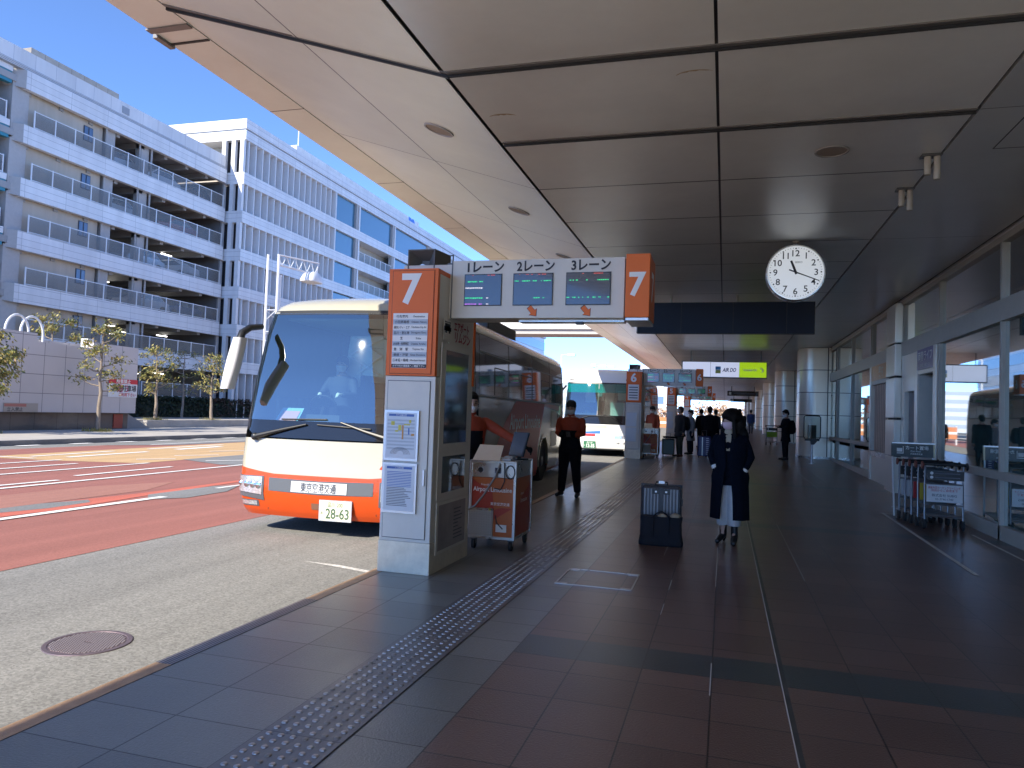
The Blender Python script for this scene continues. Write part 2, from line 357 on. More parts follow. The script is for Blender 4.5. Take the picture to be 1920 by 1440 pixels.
# tactile paving
tac = grid_mat('tactile_tile', (0.15, 0.14, 0.14), (0.03,0.03,0.03), (0, 1), (-2.0, 2.6), (.4, .4), .006, .33, 0, var=.1, vs=5, bump=.2, cellvar=.04, rvar=.08)
stud2 = mat('worn_stud', (0.22, 0.21, 0.20), 0.45, 0.5)
stud = mat('stainless_stud', (0.38, 0.37, 0.37), 0.28, 0.75)
mb = MB(); sheet(mb, [-2.0,-1.6], steps(1.0,12,4)+steps(12,26,3)[1:], lambda x,y: gz(y)+.004, tac)
for j in range(104):
    y = 1.6+.0625*j
    for i in range(6):
        x = -2.0+.0435+.0625*i
        V = []; 
        for r_, h in ((.0155,.004),(.0145,.0075),(.010,.0095)):
            V += [(x+r_*cos(pi*k/4), y+r_*sin(pi*k/4), h) for k in range(8)]
        mb.add(V, [(q*8+k, q*8+(k+1)%8, (q+1)*8+(k+1)%8, (q+1)*8+k) for q in range(2) for k in range(8)]+[tuple(range(16,24))], stud if random.random()<.8 else stud2)
for i in range(5):
    x = -2.0+.06+.07*i
    for a, b in [(8.15+1.2*k, 9.34+1.2*k) for k in range(15)]:
        z0, z1 = gz(a), gz(b)
        mb.add([(x-.012,a,z0+.004),(x+.012,a,z0+.004),(x+.012,b,z1+.004),(x-.012,b,z1+.004),(x-.008,a+.01,z0+.010),(x+.008,a+.01,z0+.010),(x+.008,b-.01,z1+.010),(x-.008,b-.01,z1+.010)],
               [(4,5,6,7),(0,1,5,4),(1,2,6,5),(2,3,7,6),(3,0,4,7)], stud)
struct(mb.build('tactile_paving', smooth=40))
def fline(x0, y0, x1, y1, wd):
    mb = MB(); q = line(x0,y0,x1,y1,wd); mb.ngon([(x,y,gz(y)+.004) for x,y in q], mat('floor_tape', (.80,.78,.72), .6, var=.2, vs=20)); return struct(mb.build('floor_line'))
fline(2.57,11.9,2.5,8.6,.05); fline(2.575,13.7,2.57,11.9,.05); fline(2.5,13.62,2.75,13.62,.035); fline(3.37,11.8,3.3,8.4,.04)
# floor hatch and manhole
mb = MB(); x0,x1,y0,y1 = -1.415,-.735,6.43,7.10; t = .014
for a,b in (((x0,y0),(x1,y0+t)),((x0,y1-t),(x1,y1)),((x0,y0+t),(x0+t,y1-t)),((x1-t,y0+t),(x1,y1-t))): mb.box((a[0],a[1],.001),(b[0],b[1],.005),steel)
for cx,cy in ((x0+t,y0+t),(x1-.09-t,y1-.05-t),(x0+t,y1-.05-t),(x1-.09-t,y0+t)): mb.box((cx,cy,.001),(cx+.09,cy+.05,.004),steel)
tag(mb.build('floor_hatch'),'steel framed tile hatch set in the brown walkway floor','floor hatch')
mb = MB(); mh = mat('cast_iron_cover', (0.16,0.12,0.13), .5, .4, var=.15, vs=9)
cx,cy = -4.07,4.03; n=40
mb.add([(cx+r_*cos(2*pi*k/n), cy+r_*sin(2*pi*k/n), -.15+h) for r_,h in ((.27,.001),(.268,.007),(.24,.007),(.237,.003)) for k in range(n)],
       [(q*n+k,q*n+(k+1)%n,(q+1)*n+(k+1)%n,(q+1)*n+k) for q in range(3) for k in range(n)]+[tuple(range(3*n,4*n))], mh)
stp = mat('worn_iron_stud', (0.42,0.36,0.36), .4, .6)
for i in range(-11,12):
    for j in range(-11,12):
        x,y = i*.0205+(.01 if j%2 else 0), j*.0205
        if x*x+y*y<.222**2 and not (abs(x)<.03 and abs(y)<.02): mb.box((cx+x-.006,cy+y-.006,-.148),(cx+x+.006,cy+y+.006,-.1415),stp)
tag(mb.build('manhole_cover'),'round studded iron manhole cover in the pale asphalt bus lane','manhole cover')

# ---------------------------------------------------------------- canopy
H = 4.2; YA, YB = -4.7, 112.0
JY = 5.41
pan = dict(rough=.33, metal=.15, var=.07, vs=.8, bump=.04, bs=3, cellvar=.05, rvar=.025, hbump=.5)
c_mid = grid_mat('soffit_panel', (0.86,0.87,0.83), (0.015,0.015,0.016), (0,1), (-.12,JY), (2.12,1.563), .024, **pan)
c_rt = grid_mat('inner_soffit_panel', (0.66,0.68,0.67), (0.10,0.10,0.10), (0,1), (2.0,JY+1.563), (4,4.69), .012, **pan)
c_sl = grid_mat('sloping_panel', (0.86,0.88,0.78), (0.12,0.11,0.10), (0,1), (-3.6,JY), (1.42,3.126), .016, **pan)
c_ed = grid_mat('edge_panel', (0.84,0.87,0.80), (0.10,0.09,0.08), (1,), (7.74,), (2.9,), .016, rough=.5, metal=.1, var=.07, vs=.8, bump=.04, bs=3, cellvar=.04, rvar=.08)
gap = mat('dark_joint', (0.02,0.02,0.021), .6)
can = empty('canopy','long grey panelled canopy roof covering the walkway and kerb','canopy',(0,0,0))
mb = MB(); mb.box((-2.22,YA,H),(1.985,YB,H+.05),c_mid); mb.build('soffit', can)
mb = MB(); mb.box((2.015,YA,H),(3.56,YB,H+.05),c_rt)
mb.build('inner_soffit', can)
mb = MB(); mb.quad((-5.0,YA,5.1),(-2.26,YA,4.205),(-2.26,YB,4.205),(-5.0,YB,5.1),c_sl)
mb.build('sloping_soffit', can)
mb = MB(); mb.box((-5.48,YA,5.1),(-5.015,YB,5.16),c_ed); mb.box((-5.50,YA,5.16),(-5.44,YB,5.75),white)
mb.build('edge_strip', can)
mb = MB(); mb.box((-5.44,YA,5.62),(3.62,YB,5.72),white); mb.box((-5.02,YA,5.12),(-4.99,YB,5.6),gap)
mb.box((-2.27,YA,4.235),(-2.2,YB,4.3),gap); mb.box((1.97,YA,4.235),(2.03,YB,4.3),gap); mb.box((3.55,YA,4.235),(3.7,YB,4.3),gap)
mb.box((-5.44,YA,5.3),(3.6,YA+.1,5.62),white); mb.box((-5.44,YB-.1,4.3),(3.6,YB,5.62),white)
mb.build('roof_deck', can)
mb = MB(); bar = mat('joint_cover_strip', (0.20,0.19,0.18), .45, .4)
for y,hh,x1 in ((JY,.05,3.6),(JY+1.563,.045,1.99)):
    mb.box((-2.2,y-.035,H-.012),(x1,y+.005,H-.001),bar); mb.box((-2.2,y+.012,H-.03),(x1,y+.03,H-.002),gap)
y = JY
P = [(-5.0,5.1-.0),(-3.6,4.655),(-2.2,4.2)]
for a,b in zip(P[:-1],P[1:]):
    for d0,d1,h,m in ((-.035,.005,.012,bar),(.012,.034,.035,gap)):
        mb.add([(a[0],y+d0,a[1]-h),(b[0],y+d0,b[1]-h),(b[0],y+d1,b[1]-h),(a[0],y+d1,a[1]-h),(a[0],y+d0,a[1]-.001),(b[0],y+d0,b[1]-.001),(b[0],y+d1,b[1]-.001),(a[0],y+d1,a[1]-.001)],
               [(0,1,2,3),(0,1,5,4),(3,2,6,7),(0,3,7,4)], m)
mb.box((-5.5,5.72,5.085),(-5.02,5.80,5.099),bar); mb.box((-5.5,6.02,5.09),(-5.02,6.05,5.099),gap); mb.box((-5.52,5.84,5.07),(-5.46,6.08,5.12),bar)
mb.build('joint_cover', can)
def downlight(x,y,z,tilt):
    mb = MB(); tan_ = mat('downlight_recess', (0.34,0.27,0.21), .6); rim = mat('downlight_rim', (0.42,0.40,0.38), .5)
    mb.M = Matrix.Translation((x,y,z)) @ Matrix.Rotation(tilt,4,'Y')
    n=28
    mb.add([(r_*cos(2*pi*k/n), r_*sin(2*pi*k/n), h) for r_,h in ((.165,-.002),(.16,-.012),(.142,-.012),(.14,-.004)) for k in range(n)],
           [(q*n+k,q*n+(k+1)%n,(q+1)*n+(k+1)%n,(q+1)*n+k) for q in range(3) for k in range(n)], rim)
    mb.add([(.141*cos(2*pi*k/n), .141*sin(2*pi*k/n), -.004) for k in range(n)], [tuple(range(n))], tan_)
    mb.build('downlight', can, smooth=40)
for k in range(3): downlight(.96, 7.79+6.25*k, H-.001, 0)
for k in range(5): downlight(-2.95, 7.07+3.126*k, 4.2+.327*.71-.003, R(18.1))
mb = MB()
pc = mat('off_white_pipe', (0.62,0.58,0.50), .5, var=.1)
for y in (8.08,9.2):
    mb = MB()
    for dx,ln in ((-.05,.20),(.035,.25)):
        mb.tube([(1.93+dx,y,H-.002),(1.93+dx,y,H-ln)],.032,pc,12); mb.tube([(1.93+dx,y,H-ln*.75),(1.93+dx,y,H-ln*.8)],.036,pc,12)
    mb.box((1.82,y-.06,H-.02),(2.0,y+.06,H-.002),darkgrey); mb.build('pipe_stub', can, smooth=40)
mb = MB()
for a,b in (((2.42,7.2),(3.3,7.21)),((2.42,7.2),(2.43,8.0)),((2.42,7.99),(3.3,8.0)),((3.29,7.2),(3.3,8.0))): mb.box((a[0],a[1],H-.003),(b[0],b[1],H-.001),gap)
mb.build('access_hatch', can)

stain = mat('rust_water_stain', (0.52,0.40,0.25), .6, var=.2, vs=9)
def arc_stain(x,y,r_,a0,a1,wd):
    mb = MB(); n=12; V=[]
    for i in range(n+1):
        a = a0+(a1-a0)*i/n; ww = wd*sin(pi*(i+.3)/(n+.6))*(1+.3*sin(i*2.1)); V += [(x+r_*cos(a),y+r_*.6*sin(a),H-.0015),(x+(r_-ww)*cos(a),y+(r_-ww)*.6*sin(a),H-.0015)]
    mb.add(V,[(2*i,2*i+1,2*i+3,2*i+2) for i in range(n)],stain); mb.build('water_stain', can)
arc_stain(-.28,5.85,.16,-2.9,-.6,.035); arc_stain(-2.02,6.35,.14,-2.6,-.3,.05)
# ---------------------------------------------------------------- terminal front on the right
term = empty('terminal_building','airport terminal front of greenish glass and grey metal panels','terminal',(3.62,10,0))
def T(mb, name, **k):
    o = mb.build(name, term, **k); o.matrix_parent_inverse = Matrix.Translation((-3.62,-10,0)); return o
fm = mat('mullion_grey', (0.50,0.465,0.40), .45, .1, var=.05)
fml = mat('bright_panel_metal', (0.72,0.69,0.62), .36, .45, var=.03, vs=1)
gls = glass_mat('terminal_glass', (0.25,0.45,0.40), refl=.05, rough=.02, ior=1.5, dark=(0.12,0.26,0.24,.78), boost=.7)
glt = glass_mat('upper_terminal_glass', (0.25,0.3,0.27), refl=.06, rough=.05, ior=1.5, dark=(0.24,0.29,0.235,.88), boost=1.0)
FX = 3.62
mb = MB(); mb.box((FX,-26,4.15),(9,YB,14),white); mb.box((9,-26,-.3),(9.2,YB,4.15),mat('interior_wall',(.10,.11,.11),.8)); mb.box((FX+.1,-26,-.2),(9,YB,-.05),mat('interior_floor',(.10,.09,.085),.3))
mb.box((FX+.12,-26,4.05),(9,YB,4.15),mat('interior_ceiling',(.25,.25,.24),.7)); mb.box((FX,-26.2,-.1),(9.2,-26,4.2),white)
T(mb,'building_wall')
posts = [14.53-3.03*k for k in range(0,13)]
glassbays = [(posts[i+1],posts[i]) for i in range(len(posts)-1)]+[(20.9,23.9),(23.9,26.9),(26.9,28.45)]
mb = MB()
def hb(y0,y1,z0,z1,m,p=.0,d=.10): mb.box((FX-p,y0,z0),(FX+d,y1,z1),m)
hb(posts[-1],14.53,0,.2,fm,.02); hb(posts[-1],14.53,.81,.92,fm,.03); hb(20.9,28.45,0,.28,fm,.02); hb(20.9,28.45,.92,1.02,fm,.03)
hb(posts[-1],28.45,2.97,3.27,fm,.035); hb(posts[-1],28.45,4.06,4.15,fm,.03)
T(mb,'transom',bevel=.004)
for i,p in enumerate(posts):
    mb = MB(); hb(p-.035,p+.035,0,4.06,fm,.02); T(mb,'mullion',bevel=.004)
for p in (20.9,23.9,26.9):
    mb = MB(); hb(p-.035,p+.035,0,4.06,fm,.02); T(mb,'mullion',bevel=.004)
for y0,y1 in glassbays:
    mb = MB(); mb.quad((FX+.03,y0+.04,.92),(FX+.03,y1-.04,.92),(FX+.03,y1-.04,2.97),(FX+.03,y0+.04,2.97),gls)
    mb.quad((FX+.03,y0+.04,.2),(FX+.03,y1-.04,.2),(FX+.03,y1-.04,.81),(FX+.03,y0+.04,.81),gls); T(mb,'window')
uy = sorted(posts)+[17.3,18.25,20.7,23.9,26.9,28.45]
for y0,y1 in zip(uy[:-1],uy[1:]):
    if abs(y0-17.3)<.01: continue
    mb = MB(); mb.quad((FX+.03,y0+.03,3.27),(FX+.03,y1-.03,3.27),(FX+.03,y1-.03,4.06),(FX+.03,y0+.03,4.06),glt); mb.box((FX-.012,y1-.03,3.27),(FX+.05,y1+.03,4.06),fm); T(mb,'upper_window')
# pillar, panel, doors
mb = MB()
for z0,z1 in ((0.02,.83),(.845,1.62),(1.66,2.52),(2.56,3.24),(3.27,4.12)): mb.box((FX-.16,17.35,z0),(FX+.1,18.22,z1),fml)
mb.box((FX-.10,17.37,0),(FX+.1,18.2,4.14),gap); T(mb,'metal_pillar',bevel=.012)
mb = MB(); mb.box((FX-.03,16.05,0),(FX+.1,16.2,2.97),fml); mb.box((FX-.03,17.05,0),(FX+.1,17.3,2.97),fml); mb.box((FX-.03,16.2,2.2),(FX+.1,17.05,2.97),fml)
mb.box((FX+.06,16.2,0),(FX+.1,17.05,2.2),mat('slot_back_grey',(0.22,0.23,0.26),.5)); T(mb,'metal_panel',bevel=.006)  # slot back is a darker grey than the panel around it
mb = MB(); mb.box((FX-.03,15.98,0),(FX+.1,16.04,2.97),fml); mb.box((FX-.05,14.6,0),(FX+.1,14.78,2.97),fml); mb.box((FX-.02,14.78,2.5),(FX+.1,15.98,2.58),fml)
mb.box((FX+.35,14.78,0),(FX+.4,15.98,2.5),mat('grey_door',(.33,.33,.34),.5)); mb.box((FX+.30,15.1,0),(FX+.35,15.14,2.5),darkgrey); mb.box((FX+.0,15.96,0),(FX+.4,15.98,2.5),greymetal); T(mb,'service_door',bevel=.004)
mb = MB(); mb.box((FX-.04,18.3,0),(FX+.1,18.42,2.97),fm); mb.box((FX-.04,20.7,0),(FX+.1,20.85,2.97),fml); mb.box((FX-.02,18.42,2.5),(FX+.1,20.7,2.6),fm)
mb.box((FX+.06,18.42,.8),(FX+.09,20.7,2.5),grid_mat('pleated_curtain',(.70,.58,.48),(.16,.12,.10),(1,),(18.4,),(.21,),.03,.8)); mb.box((FX-.06,18.42,.72),(FX+.3,20.7,.84),steel)
mb.box((FX-.01,18.42,0),(FX+.1,20.7,.72),fml); T(mb,'ticket_counter',bevel=.004)
mb = MB(); pur = mat('purple_sign',(0.10,0.075,0.24),.3); mb.box((FX-.04,14.8,2.58),(FX+.02,15.96,2.97),pur)
mb.text('両替ライフ',(FX-.043,15.38,2.83),(0,-1,0),(0,0,1),.15,whitel,.02,fit=1.0); mb.text('外貨両替・保険サービス',(FX-.043,15.38,2.66),(0,-1,0),(0,0,1),.045,whitel,0,fit=.95); T(mb,'shop_sign')
mb = MB(); mb.box((FX-.03,18.44,2.6),(FX+.02,20.68,2.97),mat('orange_shop_sign',(0.72,0.34,0.13),.4,var=.1)); mb.text('案内',(FX-.033,19.5,2.8),(0,-1,0),(0,0,1),.2,mat('cream_lettering',(.75,.66,.5),.5),.02); T(mb,'shop_sign')
# rear wall beyond the first column
mb = MB(); mb.box((FX,28.45,0),(FX+.1,YB,4.15),grid_mat('wall_panel',(.74,.69,.58),(.06,.06,.06),(1,2),(28.4,.05),(1.6,.81),.02,.35,.3)); T(mb,'wall_panel')
ctile = grid_mat('column_tile',(0.86,0.80,0.68),(0.03,0.03,0.032),(2,),(.15,),(.81,),.022,.30,.30,var=.04,vs=.6,bump=.02,cellvar=.04)
colp = empty('column','nearest tiled column beside the terminal glass, widest of the row','column',(3.55,29.4,gz(28)),0,'tiled columns along the terminal')
mb = MB(); pts=[]
def rc(cx,cy,r_,a0,a1,n=8): return [(cx+r_*cos(a0+(a1-a0)*i/n), cy+r_*sin(a0+(a1-a0)*i/n)) for i in range(n+1)]
out = rc(-.40,-.45,.55,-pi/2,-pi,8)+rc(-.40,.45,.55,pi,pi/2,8)+[(.07,1.0),(.07,-1.0)]
mb.prism([(x,y,0.0) for x,y in out],(0,0,4.15),ctile); mb.box((-.05,-1.004,0),(-.02,-.9,4.15),gap); mb.build('shaft',colp,smooth=30)
mb = MB(); o2=[(x*1.02 if x<0 else x,y*1.01) for x,y in out]; mb.prism([(x,y,0.0) for x,y in o2],(0,0,.09),steel); mb.build('base_band',colp)
ords = ['second','third','fourth','fifth','sixth','seventh']
for k in range(6):
    c = copy_tree(colp); c.location = (3.55, 29.4+13.2*(k+1), gz(29+13.2*(k+1))-.05); c['label'] = 'tiled column beside the terminal wall, %s of the row from the camera' % ords[k]
# ---------------------------------------------------------------- bus stop gates
X_, Z_ = (1,0,0), (0,0,1)
def em(name, col, s): return mat(name, (0.01,0.01,0.01), .3, emit=col, es=s)
ledg, ledw, ledp, ledr = em('green_led',(.05,.85,.32),.26), em('white_led',(.85,.8,.9),.3), em('purple_led',(.55,.16,.8),.28), em('red_led',(.9,.1,.06),.24)
scr = mat('screen_glass', (0.07,0.075,0.085), .12, coat=.6)
sheetp = mat('timetable_print', (0.60,0.65,0.70), .25, coat=.3)
DEST = [('行先案内','Destination'),('小田原箱根','Odawara Hakone'),('横浜シティ・エア','Yokohama City Air'),('品川・恵比寿','Shinagawa Ebisu'),('芝','Shiba'),('お台場・有明地区','Odaiba Ariake'),('豊　洲　駅','Toyosu Sta'),('銀座・汐留','Ginza Shiodome'),('日本橋・箱崎','Nihonbashi Hakozaki')]
def stop_gate(num, loc, label, fine=True):
    g = empty('bus_stop_gate', label, 'bus stop', loc, 0, 'numbered bus stop gates along the kerb')
    mb = MB(); mb.box((-.255,-.005,0),(.255,1.03,.285),plinth); mb.build('plinth',g,bevel=.004)
    mb = MB(); mb.box((-.25,.0,.285),(.25,1.02,1.795),greymetal); mb.box((-.25,.305,1.795),(.25,1.02,2.885),greymetal); mb.box((-.247,.05,1.8),(.235,.305,2.75),greymetal); mb.build('pillar',g,bevel=.006)
    mb = MB(); 
    mb.box((-.222,-.006,.315),(.205,-.0005,1.755),darkgrey); mb.box((-.216,-.010,.321),(.199,-.006,1.749),greymetal)
    dr = mb.build('door',g,bevel=.002)
    mb = MB(); mb.box((.165,-.026,.80),(.185,-.010,.95),alu); mb.build('handle',dr,bevel=.003)
    for z0,z1,k in ((1.02,1.48,0),(.545,1.0,1)):
        mb = MB(); a,b = -.228,.112
        mb.box((a,-.032,z0),(b,-.0105,z1),alu); mb.box((a+.022,-.034,z0+.022),(b-.022,-.032,z1-.022),sheetp)
        if fine:
            y=-.0352; blue=mat('blue_print',(.07,.15,.42),.5); yel=mat('yellow_print',(.62,.56,.08),.5); ora=mat('orange_print',(.6,.3,.08),.5)
            mb.box((a+.045,y,z1-.055),(b-.045,-.034,z1-.034),blue); mb.text('のりば案内図' if k==0 else 'バス時刻表',((a+b)/2,y-.0006,z1-.0445),X_,Z_,.013,whitel)
            if k==0:
                for i in range(9): mb.box((a+.035,y+.0006,z1-.10-.032*i),(b-.035,-.034,z1-.085-.032*i),mat('pale_line',(.42,.47,.52),.5))
                for (cx,cz,ww,hh,m) in ((-.07,.30,.03,.05,yel),(-.14,.34,.035,.035,yel),(.03,.36,.02,.03,yel),(-.04,.26,.016,.13,ora),(.02,.27,.012,.06,blue),(.06,.24,.03,.02,ora),(-.1,.27,.03,.015,yel),(.0,.33,.06,.012,yel)):
                    mb.box((cx-ww/2,y-.0003,z0+cz-hh/2),(cx+ww/2,-.034,z0+cz+hh/2),m)
                for i in range(5): mb.tube([(-.06+.04*cos(pi*j/8)*(1+i*.35),y,z0+.06+.035*sin(pi*j/8)*(1+i*.2)) for j in range(9)],.0012,inkgrey,4)
            else:
                for i in range(22):
                    wd = .24 if i<10 else random.uniform(.17,.25)
                    mb.box((a+.05,y+.0006,z1-.085-.0145*i),(a+.05+wd,-.034,z1-.079-.0145*i),inkgrey if i>=10 else blue)
        mb.build('timetable_frame',g,bevel=.002 if fine else 0)
    # orange head
    mb = MB(); mb.box((-.252,0,1.80),(.237,.05,2.79),signorange); mb.box((-.252,.05,1.80),(-.247,.30,2.79),signorange); mb.box((-.247,.05,2.75),(.237,.30,2.79),signorange)
    mb.box((-.215,-.004,1.815),(.205,-.0005,2.775),mat('dark_orange_seam',(.25,.05,.01),.5)); mb.box((-.209,-.008,1.821),(.199,-.004,2.769),signorange)
    hd = mb.build('sign_head',g,bevel=.003)
    mb = MB(); mb.text(num,(-.02,-.010,2.60),X_,Z_,.27,whitel,.035,sx=1.0); mb.build('numeral',hd)
    mb = MB(); mb.box((-.19,-.014,1.87),(.155,-.0085,2.375),paper)
    if fine:
        for i,(j,e) in enumerate(DEST):
            z = 2.345-.0505*i
            if i%2: mb.box((-.19,-.0146,z-.024),(.155,-.0141,z+.024),mat('grey_row',(.45,.50,.56),.5))
            mb.text(j,(-.10,-.0155,z),X_,Z_,.021,ink,.012,fit=.155); mb.text(e,(.07,-.0155,z),X_,Z_,.018,ink,.01,fit=.15)
        mb.box((-.19,-.0148,1.872),(.155,-.0141,1.905),ink); mb.text('必ず行先を乗務員へご確認下さい',(-.018,-.0157,1.889),X_,Z_,.017,whitel,.01,fit=.32)
    else:
        for i in range(5): mb.box((-.16,-.0150,1.93+.085*i),(.12,-.0141,1.96+.085*i),inkgrey)
    mb.build('destination_board',hd)
    # side face (+x)
    if fine:
        mb = MB(); x=.2505
        for (y0,y1,z0,z1,m) in ((.16,.90,1.16,2.08,darkgrey),(.16,.90,.70,1.08,darkgrey)):
            mb.box((x,y0-.05,z0-.04),(x+.008,y1+.05,z1+.04),greymetal); mb.box((x+.008,y0+.06,z0+.02),(x+.0095,y1-.06,z1-.02),mat('case_glass',(0.03,0.035,0.04),.06,coat=.5))
        mb.box((x,.12,.16),(x+.012,.93,.64),greymetal); mb.box((x+.012,.16,.19),(x+.0135,.89,.61),mat('notice_print',(.30,.27,.26),.4,var=.2,vs=6))
        for i in range(9): mb.box((x+.0135,.56,.25+.035*i),(x+.0142,.56+random.uniform(.12,.26),.262+.035*i),inkgrey)
        mb.build('display_case',g,bevel=.002)
        mb = MB()
        mb.box((x,.14,2.15),(x+.003,.34,2.36),greymetal); ic = ink
        for (y0,y1,z0,z1) in ((.17,.31,2.24,2.31),(.15,.33,2.24,2.28),(.18,.22,2.22,2.24),(.27,.31,2.22,2.24)): mb.box((x+.003,y0,z0),(x+.0045,y1,z1),ic)
        for i in range(5): mb.box((x+.003,.165+.032*i,2.315),(x+.0045,.185+.032*i,2.33),ic)
        mb.text('エアポート',(x+.004,.62,2.31),(0,1,0),Z_,.075,mat('faded_red_ink',(.42,.05,.06),.5),.03,fit=.42)
        mb.text('リムジン',(x+.004,.66,2.205),(0,1,0),Z_,.085,mat('faded_red_ink',(.42,.05,.06),.5),.03,fit=.46)
        mb.box((x-.003,.985,1.75),(x+.012,1.025,2.88),signorange); mb.build('bus_pictogram',g)
    # beam
    mb = MB(); mb.box((.255,.30,2.37),(1.895,.64,2.915),greymetal); mb.box((.20,.31,2.80),(.255,.63,2.90),darkgrey); mb.box((.25,.296,2.37),(.262,.30,2.915),darkgrey)
    mb.box((.9,.40,2.345),(1.89,.54,2.369),steel); mb.box((1.45,.36,2.32),(1.52,.42,2.345),black)
    bm = mb.build('sign_beam',g,bevel=.006)
    for i,(x0,x1) in enumerate(((.385,.755),(.865,1.245),(1.365,1.775))):
        mb = MB(); mb.text('%dレーン'%(i+1),((x0+x1)/2+.02,.297,2.852),X_,Z_,.085,ink,.03,fit=.36); mb.build('lettering',bm)
        mb = MB(); mb.box((x0,.292,2.485),(x1,.2995,2.785),black); mb.box((x0+.008,.290,2.493),(x1-.008,.292,2.777),scr); y=.2895
        rg = random.Random(num+str(i))
        def dash(z,xa,xb,m,h=.010,dens=.8):
            x = xa
            while x < xb:
                ww = rg.uniform(.004,.02)
                if rg.random()<dens: mb.box((x,y-.0006,z-h/2*rg.uniform(.4,1)),(min(x+ww,xb),.290,z+h/2),m)
                x += ww+.004
        W_ = x1-x0
        dash(2.772,x0+.03,x0+W_*.5,ledr,.006,.25); dash(2.772,x0+W_*.62,x0+W_*.82,ledr,.008,.8)
        if i==0:
            for z,m,f in ((2.712,ledg,.5),(2.652,ledw,.5),(2.557,ledg,.5),(2.50,ledp,.5)): dash(z,x0+.012,x0+W_*f,m,.013,.95)
            for z in (2.557,2.50): dash(z,x0+W_*.6,x0+W_*.66,ledw,.01,.8)
        else:
            dash(2.712,x0+.015,x0+W_*.62,ledg,.011,.6 if i==1 else .3); dash(2.712,x0+W_*.7,x1-.02,ledg,.011,.9); dash(2.555,x0+W_*(.3 if i==1 else .02),x0+W_*(.8 if i==1 else .98),ledg,.011,.5)
        if not fine: 
            for z in (2.60,2.65): dash(z,x0+.03,x1-.03,ledg if i else ledr,.014,.35)
        mb.build('screen',bm)
    for cx in (1.06,1.56):
        mb = MB(); c_,s_ = cos(R(-50)),sin(R(-50)); P=[(-.055,.022),(.0,.022),(.0,.045),(.05,0),(.0,-.045),(.0,-.022),(-.055,-.022)]
        for k,(m,yy) in enumerate(((ink,.2985),(signorange,.2970))):
            q = 1.12 if k==0 else 1.0
            mb.prism([(cx+(px*c_-pz*s_)*q, yy, 2.428+(px*s_+pz*c_)*q) for px,pz in P],(0,.0012,0),m)
        mb.build('arrow',bm)
    mb = MB(); mb.box((1.915,.22,2.365),(2.125,.70,2.925),signorange); mb.box((1.895,.32,2.40),(1.915,.62,2.90),darkgrey); mb.box((1.92,.23,2.335),(2.12,.69,2.365),alu)
    eb = mb.build('end_sign',g,bevel=.005)
    mb = MB(); mb.text(num,(2.02,.218,2.655),X_,Z_,.205,whitel,.03); mb.text(num,(2.127,.46,2.655),(0,1,0),Z_,.26,whitel,.03); mb.build('numeral',eb)
    # loudspeaker
    mb = MB(); z0 = 2.79; sg = mat('speaker_grey',(.115,.115,.11),.5)
    fr = [(-.21,.30,z0),(.07,.30,z0),(.07,.30,z0+.25),(-.21,.30,z0+.25)]; bk = [(-.13,.62,z0+.02),(.11,.62,z0+.02),(.11,.62,z0+.25),(-.13,.62,z0+.25)]
    mb.add(fr+bk,[(0,3,2,1)][:0]+[(4,5,6,7),(0,1,5,4),(1,2,6,5),(2,3,7,6),(3,0,4,7)],sg)
    inn = [(-.20,.302,z0+.01),(.06,.302,z0+.01),(.06,.302,z0+.24),(-.20,.302,z0+.24)]; dp = [(-.11,.42,z0+.07),(-.03,.42,z0+.07),(-.03,.42,z0+.16),(-.11,.42,z0+.16)]
    mb.add(fr+inn+dp,[(0,1,5,4),(1,2,6,5),(2,3,7,6),(3,0,4,7),(4,5,9,8),(5,6,10,9),(6,7,11,10),(7,4,8,11),(8,9,10,11)],sg)
    mb.lathe((-.07,.0,z0+.085),[(.028,.33),(.028,.40)],alu,1,14)
    mb.box((-.10,.40,z0-.0),(.05,.50,z0+.03),darkgrey)
    for xx in (-.2,.12): mb.tube([(xx,.66,2.88),(xx,.66,3.06)],.006,darkgrey,6)
    mb.tube([(-.2,.66,3.05),(.12,.66,3.05)],.006,darkgrey,6); mb.box((-.22,.63,2.80),(.2,.69,2.885),darkgrey)
    mb.build('loudspeaker',g,smooth=30)
    return g
stop_gate('7',(-2.78,6.22,0),'large nearest bus stop gate with orange number 7 and three lane screens')
for n_,k in (('6',1),('5',2),('4',3)):
    y = 6.22+17.55*k
    stop_gate(n_,(-2.80-.02*k,y,gz(y)),'bus stop gate with orange number %s panel and lane screens down the kerb'%n_, fine=False)

# ---------------------------------------------------------------- things hanging from the canopy
def T0(name, label, cat, loc, **k): return empty(name, label, cat, loc, **k)
ck = T0('clock','round white wall style clock hanging on a rod under the canopy','clock',(.96,11.62,3.72))
mb = MB(); RR=.425
mb.lathe((0,0,0),[(.40,.16),(RR,.13),(RR,-.03),(RR-.012,-.05),(RR-.03,-.052),(RR-.032,-.035)],mat('clock_rim_metal',(.62,.62,.61),.25,.8),1,56); mb.build('case',ck,smooth=40)
mb = MB(); cf = mat('clock_face',(.80,.80,.80),.25,coat=.4,emit=(.9,.95,1.0),es=.13); mb.add([((RR-.03)*cos(2*pi*k/56),-.036,(RR-.03)*sin(2*pi*k/56)) for k in range(56)],[tuple(range(56))],cf)
for i in range(60):
    a = 2*pi*i/60; r0_,r1_,wd = (.345,.365,.010) if i%5==0 else (.355,.37,.003)
    u=Vector((sin(a),0,cos(a))); n_=Vector((cos(a),0,-sin(a))); o=Vector((0,-.0375,0))
    mb.ngon([o+u*r0_-n_*wd,o+u*r0_+n_*wd,o+u*r1_+n_*wd,o+u*r1_-n_*wd],ink if i%5==0 else inkgrey)
